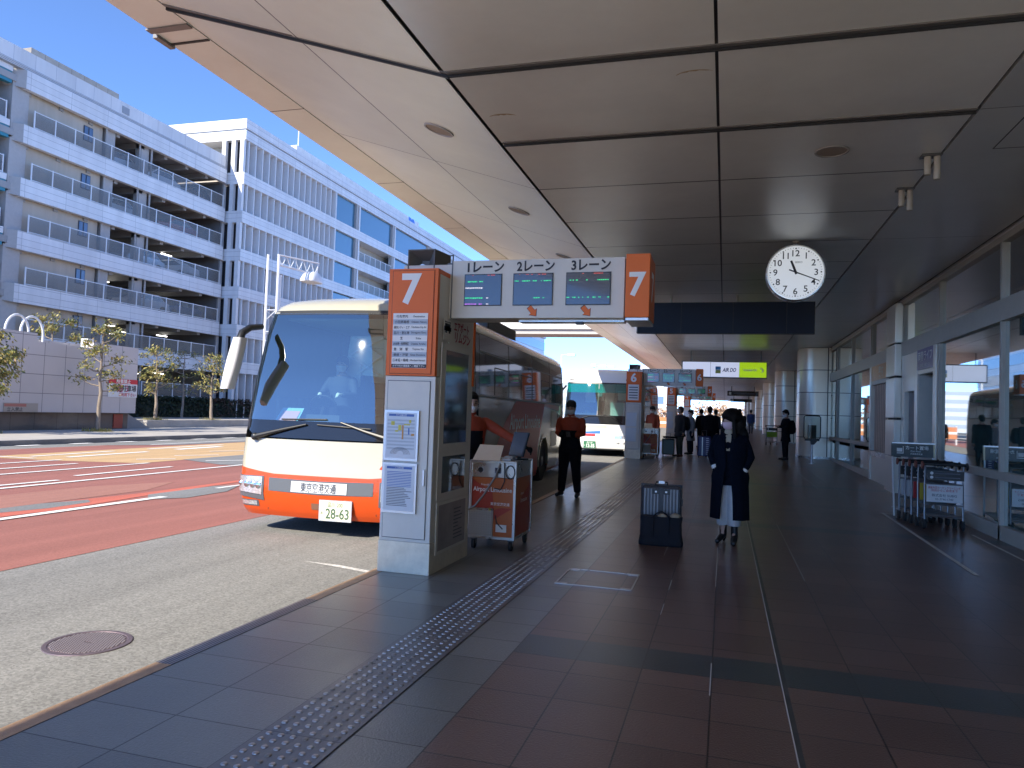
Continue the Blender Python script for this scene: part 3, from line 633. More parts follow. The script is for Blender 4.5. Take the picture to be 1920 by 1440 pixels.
for i in range(1,13):
    a = 2*pi*i/12; mb.text(str(i),(.285*sin(a),-.0378,.285*cos(a)),X_,Z_,.095,ink,.012)
mb.text('SEIKO',(.04,-.0378,.15),X_,Z_,.028,ink,0); mb.build('dial',ck)
def hand(ang,l0,l1,w0,w1,yy,nm):
    mb = MB(); u=Vector((sin(ang),0,cos(ang))); n_=Vector((cos(ang),0,-sin(ang))); o=Vector((0,yy,0))
    mb.prism([o-u*l0-n_*w0,o-u*l0+n_*w0,o+u*l1+n_*w1,o+u*l1-n_*w1],(0,-.004,0),ink); mb.build(nm,ck)
hand(R(-21),.03,.185,.018,.015,-.042,'hour_hand'); hand(R(112),.10,.355,.010,.006,-.048,'minute_hand')
mb = MB(); mb.tube([(0,.06,.42),(0,.06,H-3.72)],.018,mat('beige_rod',(.5,.46,.38),.5),10); mb.lathe((0,.06,H-3.72-.015),[(.05,0),(.05,.014)],greymetal,2,16); mb.build('rod',ck,smooth=40)
# dark information panel
dk = T0('information_panel','wide unlit dark navy panel in four sections under the canopy','sign',(0,16.5,0))
mb = MB(); nav = mat('dark_navy_panel',(.008,.013,.026),.45,spec=.25)
for a,b in ((-1.92,-.98),(-.965,.115),(.13,1.20),(1.215,1.76)): mb.box((a,0,3.36),(b,.12,4.03),nav)
mb.box((-1.93,.02,3.35),(1.77,.13,4.04),black); mb.box((-1.94,-.012,3.355),(-1.915,.05,4.035),darkgrey); mb.build('board',dk)
for x in (-1.2,.2,1.42):
    mb = MB(); mb.tube([(x,.06,4.03),(x,.06,4.199)],.025,mat('beige_rod',(.5,.46,.38),.5),10); mb.build('hanger',dk,smooth=40)
# airline sign
al = T0('airline_sign','backlit airline sign of white and lime green sections hanging ahead','sign',(0,30,0))
lw = mat('backlit_white',(.75,.75,.8),.4,emit=(.62,.66,.85),es=.20); lg = mat('backlit_lime',(.35,.55,.02),.4,emit=(.42,.66,.01),es=.20)
mb = MB(); mb.box((-1.70,0,3.12),(1.53,.2,3.78),darkgrey)
mb.box((-1.66,-.006,3.16),(-.595,.0,3.74),lw); mb.box((-.585,-.006,3.16),(.495,.0,3.74),lw); mb.box((.50,-.006,3.16),(1.50,.0,3.74),lg); mb.build('light_box',al)
mb = MB(); mb.box((-.40,-.010,3.30),(-.20,-.006,3.42),mat('sign_yellow',(.65,.6,.12),.5)); mb.box((-.40,-.010,3.42),(-.20,-.006,3.57),mat('sign_sky_blue',(.10,.33,.62),.5))
mb.box((-.40,-.0105,3.425),(-.2,-.0101,3.45),whitel); mb.text('AIR DO',(.13,-.010,3.44),X_,(.18,0,1),.15,mat('sign_navy',(.02,.03,.16),.5),.03,fit=.5)
mb.text('Solaseed Air',(.90,-.010,3.45),X_,Z_,.09,whitel,.03,fit=.52); mb.prism([(1.30+.06*sin(t*.7),-.008,3.36+.03*t) for t in range(7)]+[(1.36+.05*sin(t*.7),-.008,3.36+.03*t) for t in range(6,-1,-1)],(0,-.002,0),whitel); mb.build('lettering',al)
for x in (-1.35,-.1,1.3):
    mb = MB(); mb.tube([(x,.1,3.78),(x,.1,4.199)],.015,darkgrey,8); mb.build('hanger',al)
for i,(y,xa,xb,z0,z1,lab) in enumerate(((62,.15,2.55,3.42,3.82,'nearer black guidance sign hanging far down the walkway'),(78,.5,2.6,3.3,3.62,'farther black guidance sign hanging far down the walkway'))):
    gsn = T0('guidance_sign',lab,'sign',(0,y,0),group='black guidance signs')
    mb = MB(); mb.box((xa,0,z0),(xb,.15,z1),blackgloss); mb.box((xa+.12,-.005,z0+.1),(xa+.3,0,z1-.1),whitel); mb.box((xa+.5,-.005,z0+.15),(xb-.3,0,z1-.16),inkgrey); mb.build('board',gsn)
    mb = MB(); mb.box((xa+.3,.05,z1),(xa+.36,.1,4.2),darkgrey); mb.box((xb-.36,.05,z1),(xb-.3,.1,4.2),darkgrey); mb.build('hanger',gsn)
# ---------------------------------------------------------------- coaches
wglass = glass_mat('windscreen_glass', (0.70,0.92,0.90), refl=.26, rough=.012, ior=1.52, boost=1.1)
sideglass = mat('dark_side_glass', (0.012,0.016,0.018), .03, spec=.7, coat=.6)
tyre = rubber; rim = mat('painted_rim', (0.33,0.33,0.33), .4, .5, var=.15)
lens = mat('headlamp_lens', (0.74,0.76,0.78), .12, .75, coat=1.0, var=.35, vs=40)
ambr = mat('amber_lens', (0.75,0.25,0.04), .15, coat=.6)
interior = mat('coach_interior', (0.20,0.25,0.26), .8, var=.2)
class Coach:
    L, HW = 11.9, 1.25
    # z: (front inset, half width, rear inset)
    PR = [(.22,.10,1.19,.12),(.30,.05,1.225,.06),(.5,.0,1.25,.0),(.9,.02,1.25,0),(1.2,.06,1.25,0),(1.45,.12,1.25,.0),(2.0,.26,1.245,.04),(2.6,.44,1.225,.12),(2.89,.55,1.205,.2),(3.0,.64,1.17,.28),(3.09,.80,1.09,.4),(3.16,1.05,.9,.6)]
    def __init__(s, dome=0.0): s.dome = dome
    def prof(s, z):
        P = s.PR
        for a, b in zip(P[:-1], P[1:]):
            if z <= b[0]:
                t = max(0, (z-a[0])/(b[0]-a[0])); return [a[i]+(b[i]-a[i])*t for i in (1,2,3)]
        return list(P[-1][1:])
    def F(s, q, z, off=0.0):
        """front: q in -1..1, |q|<.72 on the bowed front, beyond round the corner"""
        f, hw, _ = s.prof(z); r = .19; a = hw-r; k = .84; sg = 1 if q >= 0 else -1; t = abs(q)
        if t <= k: x = a*t/k; y = f; nx, ny = 0, -1
        else:
            an = (t-k)/(1-k)*pi/2; x = a+r*sin(an); y = f+r*(1-cos(an)); nx, ny = sin(an), -cos(an)
        y += .13*(x/hw)**2
        return Vector((sg*(x+nx*off), y+ny*off, z))
    def Sd(s, sg, y, z, off=0.0):
        hw = s.prof(z)[1]; return Vector((sg*(hw+off), y, z))
    def front_patch(s, mb, m, q0, q1, z0, z1, off, nq=10, nz=4, zq=None):
        """zq(q) -> (z0,z1) override for shaped edges"""
        V = []
        for i in range(nq+1):
            q = q0+(q1-q0)*i/nq; a, b = zq(q) if zq else (z0, z1)
            for j in range(nz+1): V.append(s.F(q, a+(b-a)*j/nz, off))
        n = nz+1
        mb.add(V, [(i*n+j, (i+1)*n+j, (i+1)*n+j+1, i*n+j+1) for i in range(nq) for j in range(nz)], m)
    def side_patch(s, mb, m, sg, y0, y1, z0, z1, off=.005, nz=4):
        V = [s.Sd(sg, y, z0+(z1-z0)*j/nz, off) for y in (y0, y1) for j in range(nz+1)]; n = nz+1
        mb.add(V, [(j, n+j, n+j+1, j+1) if sg > 0 else (j, j+1, n+j+1, n+j) for j in range(nz)], m)
    def side_poly(s, mb, m, sg, pts, off=.003):
        mb.ngon([Vector((sg*(s.HW+off), y, z)) for y, z in (pts if sg > 0 else pts[::-1])], m)
def coach(name, label, loc, rz, body_m, low_m, zsplit, lower_inset=0, kind='a', grp=None):
    c = Coach(); root = empty(name, label, 'bus', loc, rz, grp)
    zs = sorted(set([.22,.26,.30,.4,.5,.62,.76,.9,1.05,1.2,1.3,1.45,1.7,2.0,2.3,2.6,2.75,2.89,2.95,3.0,3.05,3.09,3.13,3.16]))
    qs = [-1+2*i/40 for i in range(41)]; ys = [1.5,2.0,3.0,4.0,5.0,6.0,7.0,7.85,8.0,8.15,8.45,8.8,9.15,9.45,9.6,9.75,10.5]
    zws_top = 2.89 if kind == 'a' else 2.62; zws_bot = 1.2 if kind == 'a' else 1.45
    mb = MB(); RG = []
    for z in zs:
        f, hw, g = c.prof(z); ring = [c.F(q, z) for q in qs]
        ring += [Vector((hw, y, z)) for y in ys]
        rr_ = .25; rear = c.L-g
        ring += [Vector((hw-rr_+rr_*cos(pi/2*i/6), rear-rr_+rr_*sin(pi/2*i/6), z)) for i in range(7)]
        ring += [Vector((-p.x, p.y, z)) for p in ring[-7:][::-1]]
        ring += [Vector((-hw, y, z)) for y in ys[::-1]]
        RG.append(ring)
    n = len(RG[0]); V = [p for r_ in RG for p in r_]
    fa, fb = [], []
    for j in range(len(zs)-1):
        zm = (zs[j]+zs[j+1])/2
        for i in range(n):
            k = (i+1) % n
            p = (V[j*n+i]+V[j*n+k]+V[(j+1)*n+k]+V[(j+1)*n+i])/4
            if zws_bot < zm < zws_top and p.y < 1.0 and i < 40 and abs((qs[i]+qs[i+1])/2) < .94: continue      # windscreen opening
            if zm < 1.05 and abs(p.x) > 1.0 and abs(p.y-8.8) < sqrt_(.66**2-(max(0,zm-.40))**2): continue          # rear wheel arch
            if zm < 1.05 and abs(p.x) > 1.0 and abs(p.y-2.35) < sqrt_(.66**2-(max(0,zm-.40))**2): continue
            (fb if zm < zsplit(p) else fa).append((j*n+i, j*n+k, (j+1)*n+k, (j+1)*n+i))
    mb.add(V, fa, body_m)
    mb.add(V, fb, low_m); mb.add(RG[-1], [tuple(range(n))], body_m); mb.add(RG[0], [tuple(range(n))[::-1]], black)
    body = mb.build('body', root, smooth=35)
    return c, root, body
def sqrt_(v): return math.sqrt(max(0, v))
def wheel(root, x, y, sg):
    mb = MB(); p = [(.30,-.14),(.46,-.145),(.505,-.11),(.515,-.04),(.515,.04),(.505,.11),(.46,.145),(.30,.14)]
    mb.lathe((x,y,.515),p,tyre,0,32); wt = mb.build('wheel',root,smooth=35)
    mb = MB(); s_ = sg
    mb.lathe((x,y,.515),[(.29,.10*s_),(.295,.135*s_),(.27,.14*s_),(.24,.09*s_),(.15,.05*s_),(.13,.13*s_),(.10,.15*s_)],rim,0,28)
    for k in range(8): mb.tube([(x+.06*s_,y+.2*cos(k*pi/4),.515+.2*sin(k*pi/4)),(x+.10*s_,y+.2*cos(k*pi/4),.515+.2*sin(k*pi/4))],.014,darkgrey,6)
    mb.build('rim',wt,smooth=35)
def arch(root, y, sg, m):
    mb = MB(); V=[]
    for k in range(17):
        a = -.15+(pi+.3)*k/16
        for r_,dx in ((.60,.012),(.67,.012),(.60,-.28)): V.append((sg*(1.25+dx), y-r_*cos(a)*1.0, .50+r_*sin(a)*.98))
    mb.add(V,[(k*3,k*3+3,k*3+4,k*3+1) for k in range(16)]+[(k*3,k*3+2,k*3+5,k*3+3) for k in range(16)],m)
    mb.box((sg*.72-.02,y-.62,.3),(sg*.72+.02,y+.62,1.12),black)
    mb.build('wheel_arch',root,smooth=40)
def side_common(c, root, body_m, sides=(1,)):
    for sg in sides:
        bays = [(2.86,4.86),(4.98,7.12),(7.24,9.32),(9.42,11.25)]
        for y0,y1 in bays:
            mb = MB(); c.side_patch(mb,sideglass,sg,y0,y1,1.92,2.58,.006); ym=(y0+y1)/2
            c.side_patch(mb,black,sg,ym-.02,ym+.02,1.93,2.40,.010); c.side_patch(mb,black,sg,ym,y1,2.39,2.41,.009); mb.build('window',root)
        mb = MB(); c.side_patch(mb,mat('window_surround',(.02,.022,.024),.25,coat=.3),sg,.95,11.45,1.88,2.90,.003,8)
        c.side_patch(mb,mat('grey_trim',(.25,.26,.26),.4),sg,2.8,11.45,2.585,2.61,.008); c.side_patch(mb,mat('grey_trim',(.25,.26,.26),.4),sg,2.8,11.45,1.865,1.90,.008); mb.build('window_band',root)
        for y0,y1 in bays:
            mb = MB(); c.side_patch(mb,sideglass,sg,y0,y1,2.62,2.88,.006); mb.build('upper_window',root)
        for y in (8.8,2.35): wheel(root, sg*1.08, y, sg); arch(root, y, sg, body_m)
def seat(mb, x, y, z, m, m2):
    mb.box((x-.24,y,z),(x+.24,y+.48,z+.14),m); mb.box((x-.24,y+.42,z+.1),(x+.24,y+.56,z+.75),m); mb.box((x-.21,y+.405,z+.55),(x+.21,y+.57,z+.92),m2)
def cabin(c, root, kind):
    mb = MB(); mb.box((-1.15,.75,.95),(1.15,11.5,1.0),interior); mb.box((-1.17,2.9,1.0),(-1.12,11.5,2.85),interior); mb.box((1.12,2.9,1.0),(1.17,11.5,2.85),interior)
    mb.box((-1.1,1.0,2.84),(1.1,11.5,2.87),mat('cabin_ceiling',(.55,.60,.60),.8)); mb.box((-1.15,6.5,1.0),(1.15,6.55,2.85),interior)
    mb.box((-1.17,.9,.9),(-1.13,2.9,1.75),interior); mb.box((1.13,.9,.9),(1.17,2.9,1.75),interior); mb.build('cabin',root)
    mb = MB(); mb.M = Matrix()
    V=[]; 
    for q in [-.95+1.9*i/16 for i in range(17)]:
        a = c.F(q,1.32,-.03); V += [a, Vector((a.x*.97, max(.78,a.y+.2), 1.40)), Vector((a.x*.97,1.0,1.30)), Vector((a.x*.97,1.0,.95))]
    mb.add(V,[(i*4+j,i*4+j+1,i*4+4+j+1,i*4+4+j) for i in range(16) for j in range(3)],mat('dashboard_plastic',(.30,.34,.33),.7,var=.1)); mb.box((-.9,.70,1.38),(-.1,.95,1.52),mat('dash_hood',(.04,.045,.05),.6)); mb.build('dashboard',root,smooth=40)
    for i,(x,y) in enumerate(((-.55,1.45),(.6,2.2),(-.6,2.9),(.6,3.1),(-.6,3.8),(.6,4.0))):
        mb = MB(); seat(mb,x,y,1.38 if i==0 else 1.5,mat('seat_blue',(.05,.07,.16),.9,var=.3),mat('white_seat_cover',(.7,.72,.72),.8)); mb.build('seat',root,bevel=.04)
    mb = MB(); mb.tube([(-.55+.2*cos(k*pi/12),1.12-.05*sin(k*pi/12),1.62+.17*sin(k*pi/12)) for k in range(25)],.016,black,8,cap=False); mb.tube([(-.55,1.12,1.62),(-.55,1.0,1.4)],.03,black,8); mb.build('steering_wheel',root,smooth=40)

# --- coach 1: cream over orange
a1 = R(3.4); F1 = (-3.6-1.25*cos(a1), 8.3-1.25*sin(a1)-.03, -.15)
c1, b1, body1 = coach('coach','cream and orange airport coach parked nearest, behind gate 7',F1,a1,cream,orange,lambda p: .735+.075*(min(1,abs(p.x)/1.25))**2 if p.y < 1.0 else .30)
cabin(c1,b1,'a'); side_common(c1,b1,cream)
mb = MB(); c1.front_patch(mb,blackgloss,-.97,.97,0,0,.006,30,3,zq=lambda q:(1.22+max(0,abs(q)-.80)*1.0, 1.44)); c1.front_patch(mb,wglass,-.955,.955,1.44,2.885,.004,36,12)
ws = mb.build('windscreen',b1,smooth=40)
mb = MB(); c1.front_patch(mb,mat('black_seal',(.02,.02,.02),.5),-.975,.975,2.87,2.93,.007,30,1)
for q0,q1 in ((-.985,-.95),(.95,.985)): c1.front_patch(mb,black,q0,q1,1.42,2.9,.007,2,10)
mb.build('windscreen_seal',ws,smooth=40)
# orange swoosh boundary softened by a curved band
mb = MB(); c1.front_patch(mb,orange,-1,1,0,0,.003,40,2,zq=lambda q:(.60,.735+.11*abs(q)**2.2)); mb.build('orange_apron',b1,smooth=40)
for sg in (-1,1):
    mb = MB(); q0,q1 = (.625,.975)
    c1.front_patch(mb,mat('lamp_bezel',(.10,.10,.11),.3),sg*q0,sg*q1,0,0,.010,10,3,zq=lambda q:(.41+.05*(abs(q)-.6)/.38,.725-.02*(abs(q)-.6))); hl = mb.build('headlight',b1,smooth=40)
    mb = MB(); c1.front_patch(mb,lens,sg*.645,sg*.965,0,0,.016,12,3,zq=lambda q:(.485+.03*(abs(q)-.64)/.3,.715-.02*(abs(q)-.6))); mb.build('lens',hl,smooth=40)
    mb = MB()
    for q,z,r_ in ((.685,.60,.045),(.755,.605,.045),(.83,.61,.045),(.89,.61,.035)):
        p = c1.F(sg*q,z,.018); mb.ball(p,(r_,.012,r_),mat('lamp_reflector',(.55,.57,.6),.12,1.0))
    mb.build('reflector',hl,smooth=60)
    mb = MB(); c1.front_patch(mb,mat('lamp_bezel',(.10,.10,.11),.3),sg*.70,sg*.90,.33,.41,.006,6,1); c1.front_patch(mb,lens,sg*.72,sg*.89,.345,.398,.012,6,1); mb.build('fog_light',b1,smooth=40)
mb = MB(); c1.front_patch(mb,mat('grille_grey',(.10,.105,.11),.35),-.565,.565,0,0,.008,20,2,zq=lambda q:(.53+.03*abs(q),.70+.02*abs(q)))
gr = mb.build('grille',b1,smooth=40)
mb = MB(); c1.front_patch(mb,mat('name_plate',(.66,.68,.68),.4),-.30,.30,.55,.685,.016,10,2); 
pm = c1.F(0,.617,.018); mb.text('東京空港交通',(0,pm.y-.002,.617),X_,Z_,.095,mat('plate_grey_ink',(.07,.075,.09),.5),.008,fit=.48); mb.build('name_plate',gr)
mb = MB()
for q in (-.60,.60):
    mb = MB(); V = [c1.F(q+.0,.30,.004),c1.F(q+.012,.30,.004),c1.F(q+.012,.74,.004),c1.F(q,.74,.004)]; mb.ngon(V,mat('panel_gap',(.18,.03,.004),.6)); mb.build('panel_seam',b1)
mb = MB(); c1.front_patch(mb,mat('tow_cover',(.20,.09,.05),.6),-.08,.02,.34,.42,.006,4,1); mb.build('tow_cover',b1)
def plate(root, c, x, z, m, inkm, top, side, num, yoff):
    mb = MB(); y = c.F(0,z,0).y-yoff; mb.box((x-.22,y-.012,z-.13),(x+.22,y,z+.13),alu); mb.box((x-.212,y-.014,z-.122),(x+.212,y-.012,z+.122),m)
    mb.text(top,(x+.0,y-.0155,z+.073),X_,Z_,.05,inkm,.008,fit=.2); mb.text(side,(x-.178,y-.0155,z-.03),X_,Z_,.03,inkm,.006); mb.text(num,(x+.03,y-.0155,z-.035),X_,Z_,.125,inkm,.02,fit=.34,sx=.8)
    return mb.build('number_plate',root)
plate(b1,c1,.235,.345,mat('plate_cream',(.72,.70,.50),.4),mat('plate_green_ink',(.06,.11,.06),.5),'品川 200','あ','28-63',.02)
mb = MB(); p = c1.F(.62,.95,.006); mb.text('4',(p.x+.03,p.y-.004,.90),X_,Z_,.10,orange,.03); mb.build('fleet_numeral',b1)
# placard and papers on the dashboard
mb = MB(); mb.quad((-1.02,.62,1.40),(-.66,.58,1.40),(-.60,.66,1.60),(-.94,.70,1.60),mat('placard_blue',(.25,.5,.7),.4)); mb.quad((-.99,.612,1.41),(-.69,.575,1.41),(-.64,.64,1.56),(-.92,.675,1.56),mat('placard_pink',(.75,.35,.42),.4)); mb.build('placard',b1)
mb = MB(); sc_w = mat('folding_gate_white',(.75,.78,.76),.5)
mb.quad((-.62,1.9,2.15),(.02,1.9,2.1),(.05,1.9,2.72),(-.55,1.9,2.72),mat('pale_sun_blind',(.62,.72,.66),.6))
for p in (((-.5,1.86,2.7),(-.02,1.86,2.42)),((-.02,1.86,2.42),(-.4,1.86,2.14)),((.02,1.86,2.7),(-.55,1.86,2.42)),((-.55,1.86,2.42),(-.05,1.86,2.14))): mb.tube(p,.016,sc_w,6)
mb.build('sun_blind',b1)
# wipers
for (pts,blade) in ((((-.98,1.22),(-.55,1.33),(-.25,1.40)),((-.62,1.455),(.02,1.47))),(((.92,1.24),(.55,1.34),(.22,1.44)),((-.1,1.40),(.62,1.37)))):
    mb = MB(); P=[]
    for x,z in pts:
        q = x/1.25*.9; v = c1.F(q,z,.03); P.append((x,v.y,z))
    mb.tube(P,[.035,.02,.012],black,8); mb.ball(P[0],(.05,.04,.05),black)
    Q=[]
    for t in range(6):
        x = blade[0][0]+(blade[1][0]-blade[0][0])*t/5; z = blade[0][1]+(blade[1][1]-blade[0][1])*t/5; v = c1.F(x/1.25*.9,z,.02); Q.append((x,v.y,z))
    mb.tube(Q,.011,black,6); mb.build('wiper',b1,smooth=40)
# mirror on the picture's left
mb = MB(); mir = mat('mirror_shell',(.60,.60,.61),.3,coat=.3)
mb.rings([(-1.345+.022*t,.0,1.82+.095*t,.070+.018*sin(pi*t/7),.09) for t in range(8)],mir,16,3.2); mb.tube([(-1.23,.03,2.42),(-1.22,.08,2.56),(-1.19,.2,2.64),(-1.15,.42,2.68)],[.055,.05,.045,.04],black,10)
mb.build('wing_mirror',b1,smooth=40)
mb = MB(); mb.rings([(1.40,.0,1.95+.07*t,.07+.015*sin(pi*t/7),.09) for t in range(8)],mir,16,3.2); mb.tube([(1.38,.05,2.4),(1.32,.15,2.62),(1.2,.4,2.78)],.04,black,10); mb.build('wing_mirror',b1,smooth=40)
# roof unit, hatch, aerial
mb = MB(); acm = grid_mat('louvred_unit',(.05,.05,.05),(.01,.01,.01),(2,),(3.0,),(.03,),.012,.5); mb.box((-.9,4.3,3.13),(.98,6.6,3.36),acm); mb.build('roof_unit',b1,bevel=.03)
mb = MB(); mb.rings([(-.02,1.45,3.12,.16,.12),(-.02,1.45,3.18,.13,.09),(-.02,1.45,3.20,.08,.05)],cream,14); mb.tube([(.62,1.4,3.1),(.62,1.4,3.55)],.006,darkgrey,6); mb.box((.75,1.6,3.12),(1.0,2.6,3.24),white); mb.build('roof_fitting',b1,smooth=40)
# door and livery on the kerb side
mb = MB(); c1.side_patch(mb,blackgloss,1,1.02,1.92,.42,2.86,.006,8); c1.side_patch(mb,sideglass,1,1.08,1.86,.55,2.75,.010,8); mb.build('door',b1)
mb = MB(); c1.side_patch(mb,mat('dark_door_glass',(.012,.03,.035),.05,coat=.6),1,2.62,2.84,.5,2.86,.007,8); mb.build('door_pillar',b1)
mb = MB(); red = mat('deep_red_livery',(.60,.022,.012),.4)
c1.side_poly(mb,red,1,[(3.15,.36),(8.05,.36),(8.05,.9),(8.3,1.25),(8.75,1.87),(5.6,1.87),(4.7,1.45),(4.2,1.1)],.004)
c1.side_poly(mb,orange,1,[(8.75,1.80),(10.9,1.72),(10.9,1.84),(9.6,1.87),(8.75,1.87)],.0045); c1.side_poly(mb,red,1,[(3.1,.30),(7.9,.30),(7.9,.36),(3.1,.36)],.004)
mb.text('Airport Limousine',(1.257,6.65,1.42),(0,1,0),Z_,.30,mat('white_livery_letters',(.75,.74,.72),.3),.02,fit=3.3); mb.build('livery',b1)
mb = MB(); 
for z0,z1 in ((1.28,1.68),(.82,1.2)): c1.side_patch(mb,mat('pale_hatch',(.62,.62,.58),.4),1,9.75,10.6,z0,z1,.006)
c1.side_patch(mb,darkgrey,1,3.0,7.9,.90,.91,.004,1); mb.build('side_hatch',b1)
mb = MB(); c1.side_patch(mb,mat('tail_lamp',(.35,.03,.02),.2),1,11.46,11.6,1.3,2.4,.004); mb.build('tail_light',b1)

# --- coach 2: white, further down
F2 = (-4.42, 26.2, -.15+gz(27))
cw = mat('white_coach_paint',(.80,.79,.75),.22,coat=.5)
c2, b2, body2 = coach('coach','white coach with teal tinted windscreen parked behind gate 6',F2,R(.4),cw,cw,lambda p:.3,kind='b')
cabin(c2,b2,'b'); side_common(c2,b2,cw,(1,-1))
mb = MB(); c2.front_patch(mb,glass_mat('teal_tinted_glass',(.10,.62,.56),refl=.12,rough=.012,ior=1.5,dark=(.0,.30,.27,.45)),-.955,.955,2.28,2.615,.004,30,4); c2.front_patch(mb,wglass,-.955,.955,1.45,2.28,.004,30,6)
w2 = mb.build('windscreen',b2,smooth=40)
mb = MB(); c2.front_patch(mb,blackgloss,-.98,.98,1.14,1.46,.007,30,3); c2.front_patch(mb,black,-.98,.98,2.60,2.65,.008,30,1)
V=[c2.F(-.012,z,.008) for z in (1.45,2.6)]+[c2.F(.012,z,.008) for z in (2.6,1.45)]; mb.ngon(V,black); mb.build('windscreen_seal',w2,smooth=40)
mb = MB(); c2.front_patch(mb,mat('coach_blue',(.05,.18,.55),.3),-.35,.12,0,0,.006,10,1,zq=lambda q:(.80,.86+.10*(q+.35))); c2.front_patch(mb,redink,-.33,-.02,.70,.79,.007,8,1); mb.build('livery',b2)
for sg in (-1,1):
    mb = MB(); c2.front_patch(mb,lens,sg*.52,sg*.95,0,0,.010,10,2,zq=lambda q:(.64,.74+.08*(abs(q)-.5))); 
    for q in (.62,.78): p=c2.F(sg*q,.50,.008); mb.ball(p,(.06,.02,.03),lens)
    mb.build('headlight',b2,smooth=40)
mb = MB(); c2.front_patch(mb,mat('coach_vent_grey',(.45,.42,.35),.5),-.5,.3,1.0,1.10,.005,10,1); c2.front_patch(mb,mat('roof_vent',(.05,.05,.05),.5),.78,.9,2.74,2.79,.006,3,1); c2.front_patch(mb,mat('roof_vent',(.05,.05,.05),.5),-.9,-.78,2.74,2.79,.006,3,1); mb.build('vent',b2)
plate(b2,c2,-.22,.40,mat('plate_green',(.03,.16,.07),.4),whitel,'品川 230','あ','12-35',.02)
mb = MB(); c2.front_patch(mb,black,-.8,.8,.22,.27,.01,10,1); mb.build('lower_bumper',b2)
for sg in (-1,1):
    mb = MB(); mb.rings([(sg*1.42,.0,1.5+.08*t,.07+.015*sin(pi*t/7),.09) for t in range(8)],mir,14,3.2); mb.tube([(sg*1.40,.05,2.0),(sg*1.34,.15,2.3),(sg*1.22,.4,2.5)],.035,black,8); mb.build('wing_mirror',b2,smooth=40)
mb = MB()
for pts in (((-.9,1.22),(-.3,1.42),(.3,1.46)),((.9,1.22),(.5,1.42),(.0,1.43))): mb.tube([(x,c2.F(x/1.25*.9,z,.03).y,z) for x,z in pts],.014,black,6)
mb.build('wiper',b2)
mb = MB(); mb.tube([(.55,.78,2.55),(.55,.78,2.1)],.02,darkgrey,6); mb.box((-.1,.72,2.15),(.08,.8,2.5),mat('sunvisor',(.35,.4,.4),.6)); mb.box((.35,1.0,1.45),(.85,1.3,1.95),mat('guide_seat_panel',(.35,.5,.46),.6)); mb.build('cab_fitting',b2)
# ---------------------------------------------------------------- parking garage across the road
GX = -41.0
ZB = [3.95, 7.05, 10.25, 13.45, 16.7, 20.0]          # undersides of the floor bands
bandm = grid_mat('white_facade_panel',(.70,.70,.70),(.38,.39,.40),(1,2),(34.0,3.95),(2.9,.41),.025,.45,.0,var=.09,vs=1.4,bump=.02,cellvar=.04,stretch=(1,1,.09))
gar = empty('parking_garage','long white five storey parking garage with open decks across the road','building',(GX,30,0))
def G_(mb, name, par=None, **k):
    o = mb.build(name, par or gar, **k); 
    if par is None: o.matrix_parent_inverse = Matrix.Translation((-GX,-30,0))
    return o
beige = mat('beige_panel_wall',(.48,.42,.34),.7,var=.12,vs=1.2,stretch=(1,1,.12)); concd = mat('deck_concrete',(.34,.34,.34),.85,var=.1,vs=.3); colm = mat('concrete_column',(.42,.41,.40),.8,var=.05)
Y0, Y1, YC = 6.0, 52.3, 33.7
for i,z in enumerate(ZB):
    h = 1.12
    mb = MB(); mb.box((GX-.35,YC,z),(GX,Y1,z+h),bandm)
    # chamfered start with teal fascia further left
    teal = mat('teal_fascia',(.03,.22,.30),.4,var=.06); 
    mb.prism([(GX,YC,z),(GX,YC,z+h),(GX-.85,YC-.75,z+h),(GX-.85,YC-.75,z+.1)][::-1],(-.35,0,0),colm)
    mb.box((GX-.75,Y0,z+.1),(GX-.40,YC-.62,z+.80),teal); mb.box((GX-.75,Y0,z+.80),(GX-.35,YC-.62,z+h+.06),bandm)
    G_(mb,'floor_band')
    mb = MB(); mb.box((GX-24,Y0,z+.3),(GX-.36,Y1,z+.7),concd)
    for k in range(9): mb.box((GX-24,34.2+2.3*k,z-.15),(GX-.5,34.5+2.3*k,z+.3),concd)
    G_(mb,'floor_slab')
